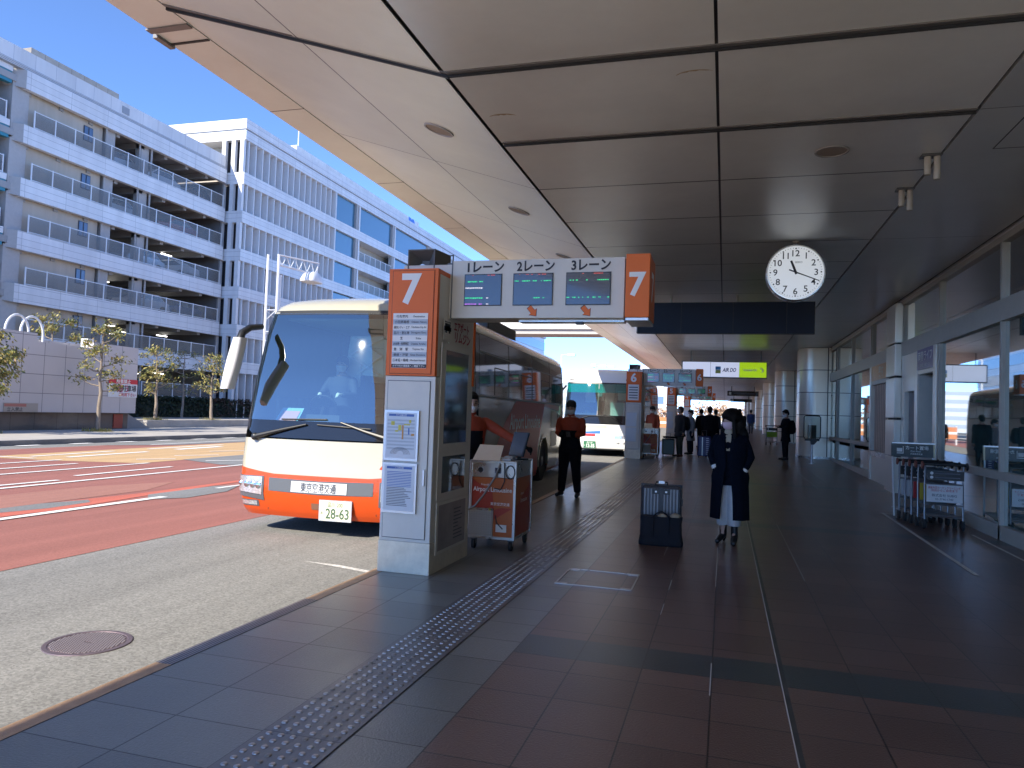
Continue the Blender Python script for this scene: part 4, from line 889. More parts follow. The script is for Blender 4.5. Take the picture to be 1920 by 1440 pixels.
# storeys
mesh_g = glass_mat('railing_mesh',(.62,.62,.62),refl=.02,rough=.3,ior=1.2,dark=(.45,.43,.40,.24))
def railing(x, ya, yb, z, n, nm):
    mb = MB(); st = (yb-ya)/n
    for k in range(n+1): mb.box((x-.03,ya+st*k-.035,z),(x+.03,ya+st*k+.035,z+1.12),white)
    mb.box((x-.02,ya,z+1.04),(x+.02,yb,z+1.09),white); mb.box((x-.02,ya,z+.06),(x+.02,yb,z+.1),white)
    for k in range(n): mb.quad((x,ya+st*k+.05,z+.1),(x,ya+st*(k+1)-.05,z+.1),(x,ya+st*(k+1)-.05,z+1.04),(x,ya+st*k+.05,z+1.04),mesh_g)
    return mb
lit = mat('fluorescent_tube',(.9,.9,.9),.4,emit=(1,.97,.9),es=2.2)
for i,z in enumerate([.1]+ZB[:-1]):
    zt = ZB[i]; zf = z+1.12 if i else .3
    G_(railing(GX-.1,34.45,52.1,zf,12,'r') if i else railing(GX-.1,44.2,52.1,2.7-1.0,5,'r'),'railing')
    if i: G_(railing(GX-.5,Y0,32.9,zf+.06,14,'r'),'railing')
    mb = MB(); mb.box((GX-.85,34.35,zf-.8),(GX-.6,40.0,zt+.3),beige); w_ = G_(mb,'wall_panel')
    if i:
        m2 = MB(); m2.box((GX-.62,38.45,zf+.85),(GX-.57,39.2,zf+1.85),mat('window_frame_dark',(.03,.035,.05),.4))
        for a in (38.5,38.88): m2.box((GX-.58,a,zf+.9),(GX-.55,a+.28,zf+1.8),mat('sky_window',(.10,.16,.26),.08,coat=.5))
        G_(m2,'window')
    for a,b in (((GX-1.0,40.25),(GX-.5,41.0)),((GX-1.0,43.4),(GX-.5,44.15)),((GX-1.7,33.2),(GX-.45,34.3)),((GX-1.6,30.2),(GX-1.4,31.2)),((GX-9,48),(GX-8.4,48.6))):
        mb = MB(); mb.box((a[0],a[1],zf-.9),(b[0],b[1],zt+.35),colm); G_(mb,'column')
    for y in (40.1,43.1,44.25): mb = MB(); mb.tube([(GX-.35,y,zf-.5),(GX-.35,y,zt+.2)],.07,colm,6); G_(mb,'drain_pipe')
    mb = MB(); rg = random.Random(i)
    if i < 4:
        for k in range(5 if i<2 else (4 if i == 2 else 3)): 
            y = rg.uniform(41.5,52); x = GX-rg.uniform(2,9); mb.box((x-.05,y,zt-.32),(x+.05,y+1.1,zt-.26),lit)
        G_(mb,'ceiling_light')
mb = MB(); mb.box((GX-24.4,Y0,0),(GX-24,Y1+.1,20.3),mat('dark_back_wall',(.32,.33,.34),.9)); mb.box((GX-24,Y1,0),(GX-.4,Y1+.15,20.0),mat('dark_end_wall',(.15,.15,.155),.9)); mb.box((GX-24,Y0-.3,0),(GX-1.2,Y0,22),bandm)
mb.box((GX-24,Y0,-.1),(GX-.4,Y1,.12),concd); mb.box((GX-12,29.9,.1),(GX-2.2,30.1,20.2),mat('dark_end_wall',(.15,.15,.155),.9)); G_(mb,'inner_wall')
mb = MB(); vent = mat('roof_louvre',(.30,.32,.35),.5); rp = grid_mat('roof_parapet_panel',(.66,.66,.66),(.42,.43,.46),(1,),(30,),(1.45,),.03,.5,var=.10,vs=1.2,stretch=(1,1,.1))
mb.box((GX-.45,Y0,21.12),(GX-.12,Y1,21.42),vent)
for k in range(3): mb.box((GX-.12,Y0,21.16+.09*k),(GX-.09,Y1,21.19+.09*k),white)
mb.box((GX-.6,Y0,21.42),(GX-.15,Y1,22.35),rp); mb.box((GX-24,Y0,21.0),(GX-.6,Y1,21.2),concd); mb.box((GX-.14,41.1,21.55),(GX-.12,41.75,22.05),vent); G_(mb,'roof_parapet',bevel=.01)
mb = MB(); mb.box((GX-5.5,35.2,21.2),(GX-1.6,42.2,23.45),grid_mat('beige_plant_room',(.40,.36,.31),(.25,.22,.19),(1,),(35.2,),(1.0,),.04,.7)); G_(mb,'plant_room')

AX_ = -39.5
ann = empty('office_annex','white annex block with vertical louvre fins and blue glazing beside the garage','building',(AX_,60,0))
def A_(mb, name, **k):
    o = mb.build(name, ann, **k); o.matrix_parent_inverse = Matrix.Translation((-AX_,-60,0)); return o
y0, y1 = 52.6, 112
fin = mat('white_louvre_fin',(.70,.70,.70),.5,var=.04); 
mb = MB(); mb.box((AX_-8,y0,23.8),(AX_,y1,24.6),bandm); mb.box((AX_-8,y0+.1,24.6),(AX_-.12,y1,24.75),vent); mb.box((AX_-8,y0,24.75),(AX_,y1,25.6),bandm); A_(mb,'roof_fascia',bevel=.01)
mb = MB(); mb.box((AX_-8,y0+1.4,0),(AX_-1.5,y1,23.8),beige); A_(mb,'wall')
mb = MB(); mb.box((AX_-.9,60,0),(AX_-.8,67.8,23.8),mat('fin_backing',(.42,.42,.44),.7)); mb.box((AX_-.9,53.2,0),(AX_-.8,60,23.8),mat('fin_backing',(.42,.42,.44),.7)); mb.box((AX_-.9,93,0),(AX_-.8,y1,23.8),mat('fin_backing',(.42,.42,.44),.7)); A_(mb,'backing_wall')
zz = [0.1]+ZB
for i,zb in enumerate(ZB):
    mb = MB(); mb.box((AX_-2,y0,zb),(AX_,y1,zb+1.0),bandm); A_(mb,'floor_band')
for i in range(len(zz)):
    za = zz[i]+1.0 if i else .2; zt = zz[i+1] if i+1 < len(zz) else 23.8
    mb = MB()
    for k in range(16): y = 53.15+.975*k; mb.box((AX_-.75,y,za),(AX_-.05,y+.10,zt),fin)
    A_(mb,'louvre'); mb = MB()
    for k in range(20): y = 93+.975*k; mb.box((AX_-.75,y,za),(AX_-.05,y+.10,zt),fin)
    A_(mb,'louvre')
    for x in (AX_-2.0,AX_-1.05,AX_-.2): mb = MB(); mb.box((x-.32,y0-.02,za),(x+.05,y0+.3,zt),fin); A_(mb,'corner_column')
    mb = MB(); mb.box((AX_-2.2,y0+.5,za),(AX_-.3,y0+.6,zt),mat('dark_gap',(.03,.03,.035),.7)); A_(mb,'recess')
    for j,(a,b) in enumerate(((68.0,72.3),(73.4,81.4),(82.4,92.6))):
        if j and i not in (6,) and not (j == 2 and i >= 4):
            mb = MB(); mb.box((AX_-6,a,za-1),(AX_-1.6,b,za-.5),concd); mb.box((AX_-6,a,za),(AX_-5.9,b,zt),concd)
            m3 = railing(AX_-.15,a,b,za,6,'r'); A_(m3,'railing'); A_(mb,'open_deck')
        else:
            mb = MB(); mb.box((AX_-.35,a,za),(AX_-.3,b,zt),mat('blue_glazing',(.045,.15,.23),.05,spec=.9,coat=.6)); A_(mb,'window')
    for a in (72.35,81.5):
        mb = MB(); mb.box((AX_-.5,a,za),(AX_-.05,a+.35,zt),colm); A_(mb,'column'); mb = MB(); mb.box((AX_-.5,a+.6,za),(AX_-.05,a+.9,zt),fin); A_(mb,'column')
    mb = MB(); mb.box((AX_-.5,67.75,za),(AX_,67.95,zt),fin); A_(mb,'column')
mb = MB(); mb.box((AX_-12,63.5,25.0),(AX_-2.2,94,27.4),rp); A_(mb,'penthouse')
mb = MB(); bl = mat('blue_rooftop_letters',(.03,.16,.62),.4); 
mb.text('P2',(AX_-2.15,91.6,26.55),(0,1,0),Z_,1.5,bl,.06); mb.box((AX_-2.2,90.2,25.8),(AX_-2.17,93.4,27.35),white); A_(mb,'rooftop_sign')
mb = MB(); mb.tube([(AX_-2.5,64.2,25),(AX_-2.5,64.2,29.4)],.06,white,6); A_(mb,'antenna')
far = MB(); far.box((-60,113,0),(-40.5,165,18.6),bandm); 
for k in range(5): far.box((-40.45,113,3+3.2*k),(-40.4,164.9,4.9+3.2*k),mat('ribbon_window',(.10,.13,.17),.15))
far.box((-60,113,18.6),(-40.2,165.2,19.6),rp)
tag(far.build('office_block'),'far pale office block with ribbon windows beyond the louvred annex','building')

# ---------------------------------------------------------------- tiled wall, signs, trees on the far pavement
wall = empty('tiled_wall','pale grey tiled ramp wall standing on the far pavement','wall',(-28,20,0))
def W_(mb,name,**k):
    o = mb.build(name,wall,**k); o.matrix_parent_inverse = Matrix.Translation((28,-20,0)); return o
tile = grid_mat('large_grey_wall_tile',(.58,.53,.51),(.20,.18,.18),(1,2),(13.05,.78),(1.05,.81),.025,.5,var=.04,vs=.6,cellvar=.03)
mb = MB()
mb.prism([(-28,8,.78),(-28,29.8,.78),(-28,29.8,4.0),(-28,27.1,4.05),(-28,27.1,3.75),(-28,24.2,3.78),(-28,24.2,4.12),(-28,8,4.3)],(-.5,0,0),tile); W_(mb,'tile_panel')
mb = MB(); mb.box((-28.6,8,0),(-28.25,29.6,.78),grid_mat('dark_stone_base',(.11,.105,.10),(.05,.05,.05),(1,),(8,),(1.1,),.02,.15)); mb.box((-28.3,28.7,.05),(-28.2,29.25,.72),mat('red_box',(.35,.06,.03),.5)); W_(mb,'base')
mb = MB(); mb.box((-28.7,27.05,3.7),(-28.3,27.4,4.2),white); mb.box((-29.5,24.2,3.4),(-29.0,29.8,3.95),tile); W_(mb,'coping')
mb = MB()
mb.prism([(-28.6,29.6,.0),(-28.6,31.2,.0),(-28.6,29.6,.78)],(.3,0,0),mat('grey_ramp_stone',(.25,.25,.25),.6)); W_(mb,'ramp_side')
hr = MB()
for y in (24.0,24.7): hr.tube([(-28.9,y+.55*cos(pi*k/10)-.0,3.9+.75*sin(pi*k/10)+.25) for k in range(11)],.05,white,8); hr.tube([(-28.9,y+.55,3.2),(-28.9,y+.55,4.15)],.05,white,8)
tag(hr.build('grab_rail',smooth=40),'pair of white hooped rails rising behind the tiled wall','railing')
sg1 = empty('parking_sign','white parking sign with red top band mounted on tiled wall','sign',(-27.97,29,2))
mb = MB(); mb.box((-.02,-.95,-.45),(.0,.82,.42),white); mb.box((-.02,-.95,.20),(.003,.82,.42),mat('sign_red',(.62,.03,.04),.5)); mb.build('panel',sg1)
mb = MB(); mb.text('駐車禁止',(.005,-.06,.31),(0,1,0),Z_,.16,whitel,.02,fit=1.3); mb.text('送迎駐車場',(.005,.0,-.02),(0,1,0),Z_,.24,ink,.02,fit=1.5); mb.text('第３',(.005,-.1,-.02),(0,1,0),Z_,.3,mat('sign_pink',(.7,.15,.25),.5),.02); mb.text('ご利用下さい',(.005,.2,-.32),(0,1,0),Z_,.13,redink,.02); mb.build('lettering',sg1)
sg2 = empty('notice_board','low beige notice plate with red heading on the tiled wall','sign',(-27.97,23.65,.98))
mb = MB(); mb.box((-.02,-.8,-.18),(.0,.75,.18),mat('beige_plate',(.42,.36,.30),.6)); mb.box((-.01,-.78,.03),(.003,.2,.15),mat('faded_red',(.45,.17,.13),.6)); mb.text('立入禁止',(.004,-.3,-.08),(0,1,0),Z_,.13,ink,.01); mb.build('plate',sg2)
barkm = mat('bark',(.26,.21,.165),.9,var=.25,vs=14,bump=.4,bs=30,stretch=(1,1,.3))
def leafmats():
    return [mat('leaf_%s'%n,c,.55,var=.15,vs=3) for n,c in (('olive',(.20,.195,.055)),('yellowing',(.30,.25,.06)),('deep',(.075,.10,.035)),('brownish',(.26,.17,.06)))]
LM = leafmats()
def tree(label, loc, h, seed, lean=0.0, n=13, dens=70, spread=1.0, grass=True):
    rg = random.Random(seed); t = empty('street_tree',label,'tree',loc,rg.uniform(0,6),'young street trees on the far pavement')
    mb = MB(); P = [(lean*k/8*.5+rg.uniform(-.04,.04), rg.uniform(-.04,.04), h*.93*k/8) for k in range(9)]
    mb.tube(P,[.10-.010*k for k in range(9)],barkm,9); tips=[]
    for k in range(n):
        f = .36+.6*k/n; z = h*f; a = k*2.4+rg.uniform(-.5,.5); ln = (1.25-.95*max(0,f-.35))*rg.uniform(.6,1.1)*spread*h/4.2
        i = min(7,int(f/.93*8)); b = Vector(P[i])+(Vector(P[i+1])-Vector(P[i]))*((f/.93*8)-i if i<7 else .5)
        e = b+Vector((cos(a)*ln, sin(a)*ln, ln*rg.uniform(.2,.55))); m_ = (b+e)/2+Vector((0,0,-.08))
        mb.tube([b,m_,e],[.032,.022,.008],barkm,6); tips += [(e,rg.uniform(.24,.40)),((m_+e)/2+Vector((rg.uniform(-.15,.15),rg.uniform(-.15,.15),.1)),.22)]
    mb.build('trunk',t,smooth=60)
    tips.append((Vector(P[-1])+Vector((0,0,.1)),.32))
    mb = MB()
    for c,r_ in tips:
        for _ in range(int(dens*r_/.3)):
            d = Vector((rg.gauss(0,1),rg.gauss(0,1),rg.gauss(0,.75)))*r_*.55; p = c+d
            ax = Vector((rg.uniform(-1,1),rg.uniform(-1,1),rg.uniform(-.3,1))).normalized(); s_ = rg.uniform(.05,.10)
            u = ax.orthogonal().normalized()*s_*.45; v = ax.cross(u).normalized()*s_
            m = rg.choices(LM,(4,4,2.5,1.2))[0]
            mb.add([p-v,p+u*.9,p+v,p-u*.9],[(0,1,2,3)],m)
    mb.build('crown',t)
    if grass:
        mb = MB()
        for _ in range(220):
            a,r_ = rg.uniform(0,6.28), rg.uniform(0,.55); x,y = r_*cos(a), r_*sin(a)*1.3; hh = rg.uniform(.06,.2)
            mb.add([(x-.02,y,0),(x+.02,y,0),(x+rg.uniform(-.06,.06),y+rg.uniform(-.05,.05),hh)],[(0,1,2)],rg.choice(LM[:2]))
        mb.build('root_grass',t)
    return t
tree('nearest slender street tree, standing in front of the tiled wall',(-26.4,26.0,.015),4.9,3,.1,14,52,.70)
tree('street tree on the raised pavement just right of the tiled wall',(-29.6,32.95,.40),4.0,11,.35,15,40,.85)
tree('street tree on the raised pavement nearest the parked coach',(-29.6,37.4,.40),3.95,23,.0,15,40,.85)
tree('yellowing tree cut by the photo edge at far left',(-26.4,20.75,.015),3.9,31,.0,14,120,1.0)
tree('leafy treetop showing above the tiled wall behind the nearest tree',(-31.0,27.6,.02),5.5,41,.0,12,80,.8,False)
tree('thin shaded tree behind the raised pavement before the garage',(-36.0,42.5,.02),5.0,47,.0,12,30,.9,False)
hg = MB(); rg = random.Random(5); hm = [mat('hedge_green',(.035,.05,.02),.8),mat('hedge_dark',(.02,.028,.014),.8),mat('hedge_brown',(.07,.045,.03),.8)]
hg.box((-40.5,38.6,.1),(-39.6,58,1.3),hm[1])
for _ in range(9000):
    p = Vector((rg.uniform(-40.7,-39.4),rg.uniform(38.4,58),rg.uniform(.3,1.75))); s_=rg.uniform(.06,.14)
    ax = Vector((rg.uniform(-1,1),rg.uniform(-1,1),rg.uniform(-1,1))).normalized(); u=ax.orthogonal().normalized()*s_; v=ax.cross(u).normalized()*s_
    hg.add([p-u,p+v,p+u,p-v],[(0,1,2,3)],hm[2] if p.y>50 and rg.random()<.7 else rg.choice(hm[:2]))
tag(hg.build('hedge'),'dark clipped hedge along the garage foot behind the street trees','hedge')
# parked cars in the garage
def car(label, loc, rz, m):
    c = empty('parked_car',label,'car',loc,rz,'cars parked in the garage')
    mb = MB(); pr = [(-2.1,.3),(-2.15,.65),(-2.0,.85),(-1.1,.95),(-.5,1.4),(.9,1.45),(1.6,1.0),(2.1,.9),(2.15,.35)]
    mb.prism([(x,-.82,z) for x,z in pr],(0,1.64,0),m); mb.build('body',c,bevel=.08)
    mb = MB(); gl = mat('car_glass',(.02,.025,.03),.06,coat=.5)
    for y in (-.825,.823): mb.prism([(-.95,y,.95),(-.45,y,1.33),(.85,y,1.37),(1.4,y,1.0)],(0,.003,0),gl)
    mb.build('window',c)
    for x in (-1.35,1.35):
        for y in (-.75,.75):
            mb = MB(); mb.lathe((x,y,.31),[(.2,-.1),(.31,-.09),(.31,.09),(.2,.1)],tyre,1,18); mb.build('wheel',c,smooth=40)
car('white car parked behind the hedge on the garage ground floor',(-43.6,43.8,.12),R(90),white)
car('silver car parked beside the white one on the garage ground floor',(-44.5,47.5,.12),R(0),alu)
car('white car with its roof above the railing on the fourth deck',(-43.2,46.5,17.85),R(90),white)
car('white van like car on the second deck behind the railing',(-43.8,49.5,11.37),R(10),white)
for i_,(x_,y_,z_,r_,m_,l_) in enumerate(((-43.4,42.3,17.9,80,alu,'silver car on the fourth deck left of the white one'),(-43.3,50.6,17.9,90,mat('dark_car_paint',(.03,.03,.04),.2,coat=.5),'black car at the right end of the fourth deck'),
   (-43.5,42.8,14.6,90,white,'white car on the third deck beside the column'),(-43.3,48.8,14.6,85,mat('red_car_paint',(.3,.03,.03),.2,coat=.5),'dull red car on the third deck'),(-43.4,45.6,11.4,95,alu,'silver car on the second deck left of the white van like car'),(-43.4,46.2,8.2,90,white,'white car on the first deck above the hedge'),(-43.5,50.2,8.2,90,mat('blue_car_paint',(.04,.07,.16),.2,coat=.5),'blue car on the first deck by the annex'))):
    car(l_,(x_,y_,z_-.03),R(r_),m_)
# lamp tower
lt = empty('lighting_mast','white lattice lighting mast with one arm rising behind the coach','lamp post',(-22.3,31.9,-.1))
mb = MB(); pts3 = [(0,0),(.55,.1),(.25,.75)]
for x,y in pts3: mb.tube([(x,y,0),(x,y,9.1 if (x,y)!=(.25,.75) else 8.2)],.065,white,7)
for k in range(7):
    z = 3.0+.55*k
    for i in range(3):
        a,b = pts3[i],pts3[(i+1)%3]; mb.tube([(a[0],a[1],z),(b[0],b[1],z+.55*(1 if k%2 else -0.0))],.02,white,5)
mb.build('mast',lt,smooth=40)
mb = MB(); 
mb.tube([(.5,.1,9.1),(.9,3.3,9.3)],.045,white,6); mb.tube([(.5,.1,8.6),(.9,3.0,8.65)],.045,white,6)
for k in range(5): t=k/5; mb.tube([(.5+.4*t,.1+3.2*t,9.1+.2*t),(.5+.4*(t+.1),.1+3.2*(t+.1),8.62)],.02,white,5); mb.tube([(.5+.4*(t+.1),.1+3.2*(t+.1),8.62),(.5+.4*(t+.2),.1+3.2*(t+.2),9.1+.2*(t+.2))],.02,white,5)
mb.build('arm',lt,smooth=40)
mb = MB(); mb.rings([(.85,2.7,8.15,.45,.62),(.85,2.7,8.22,.46,.64),(.85,2.75,8.55,.36,.5),(.85,2.8,8.7,.25,.3)],white,18,3.5); mb.tube([(.9,3.3,9.3),(.88,3.1,8.65)],.03,white,6); mb.build('lamp_head',lt,smooth=40)

# ---------------------------------------------------------------- far background
fb = empty('footbridge','white glazed footbridge crossing high over the road ahead','bridge',(-20,75,0))
mb = MB(); mb.box((-20,0,10.35),(24,4,11.05),mat('white_deck',(.72,.72,.70),.5)); mb.box((-20,.3,9.85),(24,3.7,10.35),mat('deck_underside',(.42,.40,.37),.7)); mb.build('deck',fb)  # deck is plain white, its lower part a darker grey
mb = MB(); mb.quad((-20,.05,11.05),(24,.05,11.05),(24,.05,13.2),(-20,.05,13.2),glass_mat('bridge_glass',(.5,.65,.72),refl=.15,dark=(.2,.28,.32,.5))); mb.box((-20,0,13.2),(24,4,13.5),white); mb.build('glazing',fb)
mb = MB()
for k in range(40): mb.box((-20+1.1*k,-.02,11.05),(-19.92+1.1*k,.04,13.2),white)
mb.build('post',fb)
for x in (8.5,12.0):
    mb = MB(); mb.box((x,.28,9.84),(x+.15,.3,10.4),white); mb.build('bracket',fb)
tb = empty('apartment_tower','distant tower with blue and white stepped panels beyond gate 6','building',(-22,210,0))
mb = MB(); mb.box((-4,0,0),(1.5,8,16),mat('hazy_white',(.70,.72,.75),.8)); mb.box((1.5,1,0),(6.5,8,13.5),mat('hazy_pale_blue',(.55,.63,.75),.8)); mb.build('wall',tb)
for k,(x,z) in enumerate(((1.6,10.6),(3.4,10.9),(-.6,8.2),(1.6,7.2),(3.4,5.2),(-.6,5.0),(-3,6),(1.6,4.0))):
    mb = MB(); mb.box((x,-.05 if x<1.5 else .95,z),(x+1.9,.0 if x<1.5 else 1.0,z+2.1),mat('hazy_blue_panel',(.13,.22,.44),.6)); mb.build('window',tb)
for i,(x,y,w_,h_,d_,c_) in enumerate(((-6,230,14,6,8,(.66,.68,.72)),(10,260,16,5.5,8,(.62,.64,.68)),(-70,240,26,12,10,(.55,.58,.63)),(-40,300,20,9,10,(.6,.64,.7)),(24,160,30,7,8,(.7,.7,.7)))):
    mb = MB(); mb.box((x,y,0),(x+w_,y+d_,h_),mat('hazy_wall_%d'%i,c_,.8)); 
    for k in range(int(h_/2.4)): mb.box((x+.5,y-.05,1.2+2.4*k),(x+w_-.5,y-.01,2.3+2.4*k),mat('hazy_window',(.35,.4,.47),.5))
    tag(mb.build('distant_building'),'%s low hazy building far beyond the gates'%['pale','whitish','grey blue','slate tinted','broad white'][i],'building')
rg = random.Random(9)
for i in range(9):
    x,y = -17+3.3*i+rg.uniform(-.6,.6), 120+rg.uniform(0,12); h_=rg.uniform(2.2,3.4)
    t = empty('bare_tree','%s russet winter tree in the distant row past the gates'%['leftmost','second from left','third from left','fourth from left','middle','fourth from right','third from right','second from right','rightmost'][i],'tree',(x,y,.5),0,'distant winter trees')
    mb = MB(); mb.tube([(0,0,0),(0,0,h_*.6)],[.14,.06],barkm,6)
    mb.build('trunk',t)
    mb = MB()
    for _ in range(260):
        d = Vector((rg.gauss(0,.8),rg.gauss(0,.8),h_*.65+rg.gauss(0,.7))); s_=rg.uniform(.12,.28); ax=Vector((rg.uniform(-1,1),rg.uniform(-1,1),rg.uniform(-1,1))).normalized(); u=ax.orthogonal().normalized()*s_; v=ax.cross(u).normalized()*s_
        mb.add([d-u,d+v,d+u,d-v],[(0,1,2,3)],rg.choice([mat('hazed_russet_leaf',(.46,.30,.20),.8),mat('hazed_tan_leaf',(.55,.42,.30),.8)]))  # leaf colours lightened, with distance haze put into them
    mb.build('crown',t)
for i,(x,y,h_,lab) in enumerate(((-21.8,99,9.6,'slim lamp post with pale box head above the first coach'),(-19.5,112,9.0,'twin headed lamp post far behind the second coach'))):
    l = empty('street_lamp',lab,'lamp post',(x,y,0),0,'distant street lamps')
    mb = MB(); mb.tube([(0,0,0),(0,0,h_)],[.12,.07],white,7); mb.tube([(0,0,h_),(1.4 if i==0 else 2.6,0,h_+.05)],.05,white,6); mb.build('pole',l)
    mb = MB(); mb.box((.9,-.3,h_-.15),(1.9,.3,h_+.15),white)
    if i: mb.box((-.4,-.3,h_-.1),(.4,.3,h_+.3),white); mb.box((2.2,-.3,h_-.2),(3.1,.3,h_+.1),white)
    mb.build('lamp_head',l)
bq = empty('safety_barrier','low orange and white barrier fence along the road past gate 6','barrier',(-9,70,0))
mb = MB(); mb.box((-2.5,0,.5),(5.2,.1,1.5),mat('faded_orange',(.55,.22,.10),.7)); mb.box((-2.5,-.01,.9),(5.2,.0,1.1),white); mb.build('rail',bq)
mb = MB()
for k in range(6): mb.box((-2.5+1.5*k,.02,0),(-2.4+1.5*k,.12,1.6),white)
mb.build('post',bq)
# ---------------------------------------------------------------- people
skin = mat('skin',(.52,.33,.25),.55); hairb = mat('black_hair',(.005,.004,.004),.6,spec=.15,bump=.3,bs=60,stretch=(1,1,.2)); hairbr = mat('brown_hair',(.05,.028,.016),.5)
navy = mat('navy_wool',(.0045,.007,.014),.9,spec=.08,var=.3,vs=40,bump=.3,bs=120); blk = mat('black_cloth',(.010,.011,.015),.9,spec=.1,var=.3,vs=30,bump=.3,bs=60); wjack = mat('red_orange_jacket',(.33,.045,.014),.75,var=.15,vs=12,bump=.4,bs=14)
maskw = mat('white_face_mask',(.80,.80,.80),.8); maskp = mat('pink_face_mask',(.80,.60,.66),.8); shoe = mat('black_leather',(.012,.012,.013),.35); grey_c = mat('grey_wool_coat',(.14,.145,.15),.9,var=.2,vs=30)
tan_p = mat('beige_trousers',(.33,.30,.26),.9); whitep = mat('white_trousers',(.55,.54,.53),.85,var=.05,bump=.3,bs=8); olive = mat('olive_trousers',(.05,.06,.05),.9); bluec = mat('blue_jacket',(.02,.05,.16),.8); charc = mat('charcoal_coat',(.022,.025,.032),.9,var=.2,vs=30); darkh = mat('dark_knit',(.018,.018,.02),.95)
def remesh(mb, name, parent, vox, matfn=None, smooth_it=3):
    me = bpy.data.meshes.new('tmp'); me.from_pydata([tuple(p) for p in mb.v], [], mb.f); o = bpy.data.objects.new('tmp', me); S.collection.objects.link(o)
    r = o.modifiers.new('r','REMESH'); r.mode = 'VOXEL'; r.voxel_size = vox; r.use_smooth_shade = True
    if smooth_it: s_ = o.modifiers.new('s','SMOOTH'); s_.iterations = smooth_it; s_.factor = .5
    dg = bpy.context.evaluated_depsgraph_get(); m2 = bpy.data.meshes.new_from_object(o.evaluated_get(dg), depsgraph=dg); m2.name = name
    bpy.data.objects.remove(o); bpy.data.meshes.remove(me); m2.materials.clear()
    for m in mb.mats: m2.materials.append(m)
    if matfn:
        for p in m2.polygons:
            m = matfn(p.center)
            if m.name not in [q.name for q in m2.materials]: m2.materials.append(m)
            p.material_index = [q.name for q in m2.materials].index(m.name)
    for p in m2.polygons: p.use_smooth = True
    ob = bpy.data.objects.new(name, m2); S.collection.objects.link(ob); ob.parent = parent; return ob
def limb(mb, pts, rs, m, n=10, sq=1.0):
    mb.tube(pts, rs, m, n, True, sq); mb.ball(pts[0], rs[0]*.98, m, n, 6); mb.ball(pts[-1], rs[-1]*.98, m, n, 6)
def hand_(mb, w, d, pn, s, m, curl=.5):
    """palm and five fingers from wrist w along d, palm normal pn"""
    w = Vector(w); d = Vector(d).normalized(); pn = (Vector(pn)-d*Vector(pn).dot(d)).normalized(); sd_ = d.cross(pn)
    limb(mb,[w,w+d*.035*s,w+d*.085*s],[.024*s,.034*s,.036*s],m,10,.6)
    for k,(o,l) in enumerate(((-.030,.062),(-.011,.074),(.010,.070),(.029,.055))):
        a = w+d*.085*s+sd_*o*s; b = a+(d*cos(curl)+pn*sin(curl))*l*.5*s; c = b+(d*cos(curl*2.2)+pn*sin(curl*2.2))*l*.5*s
        limb(mb,[a,b,c],[.0095*s,.0088*s,.0072*s],m,6)
    a = w+d*.03*s-sd_*.030*s; b = a+(d*.6-sd_*.7+pn*.3).normalized()*.04*s; c = b+(d*.9-sd_*.1+pn*.5).normalized()*.032*s
    limb(mb,[a,b,c],[.012*s,.010*s,.008*s],m,6)
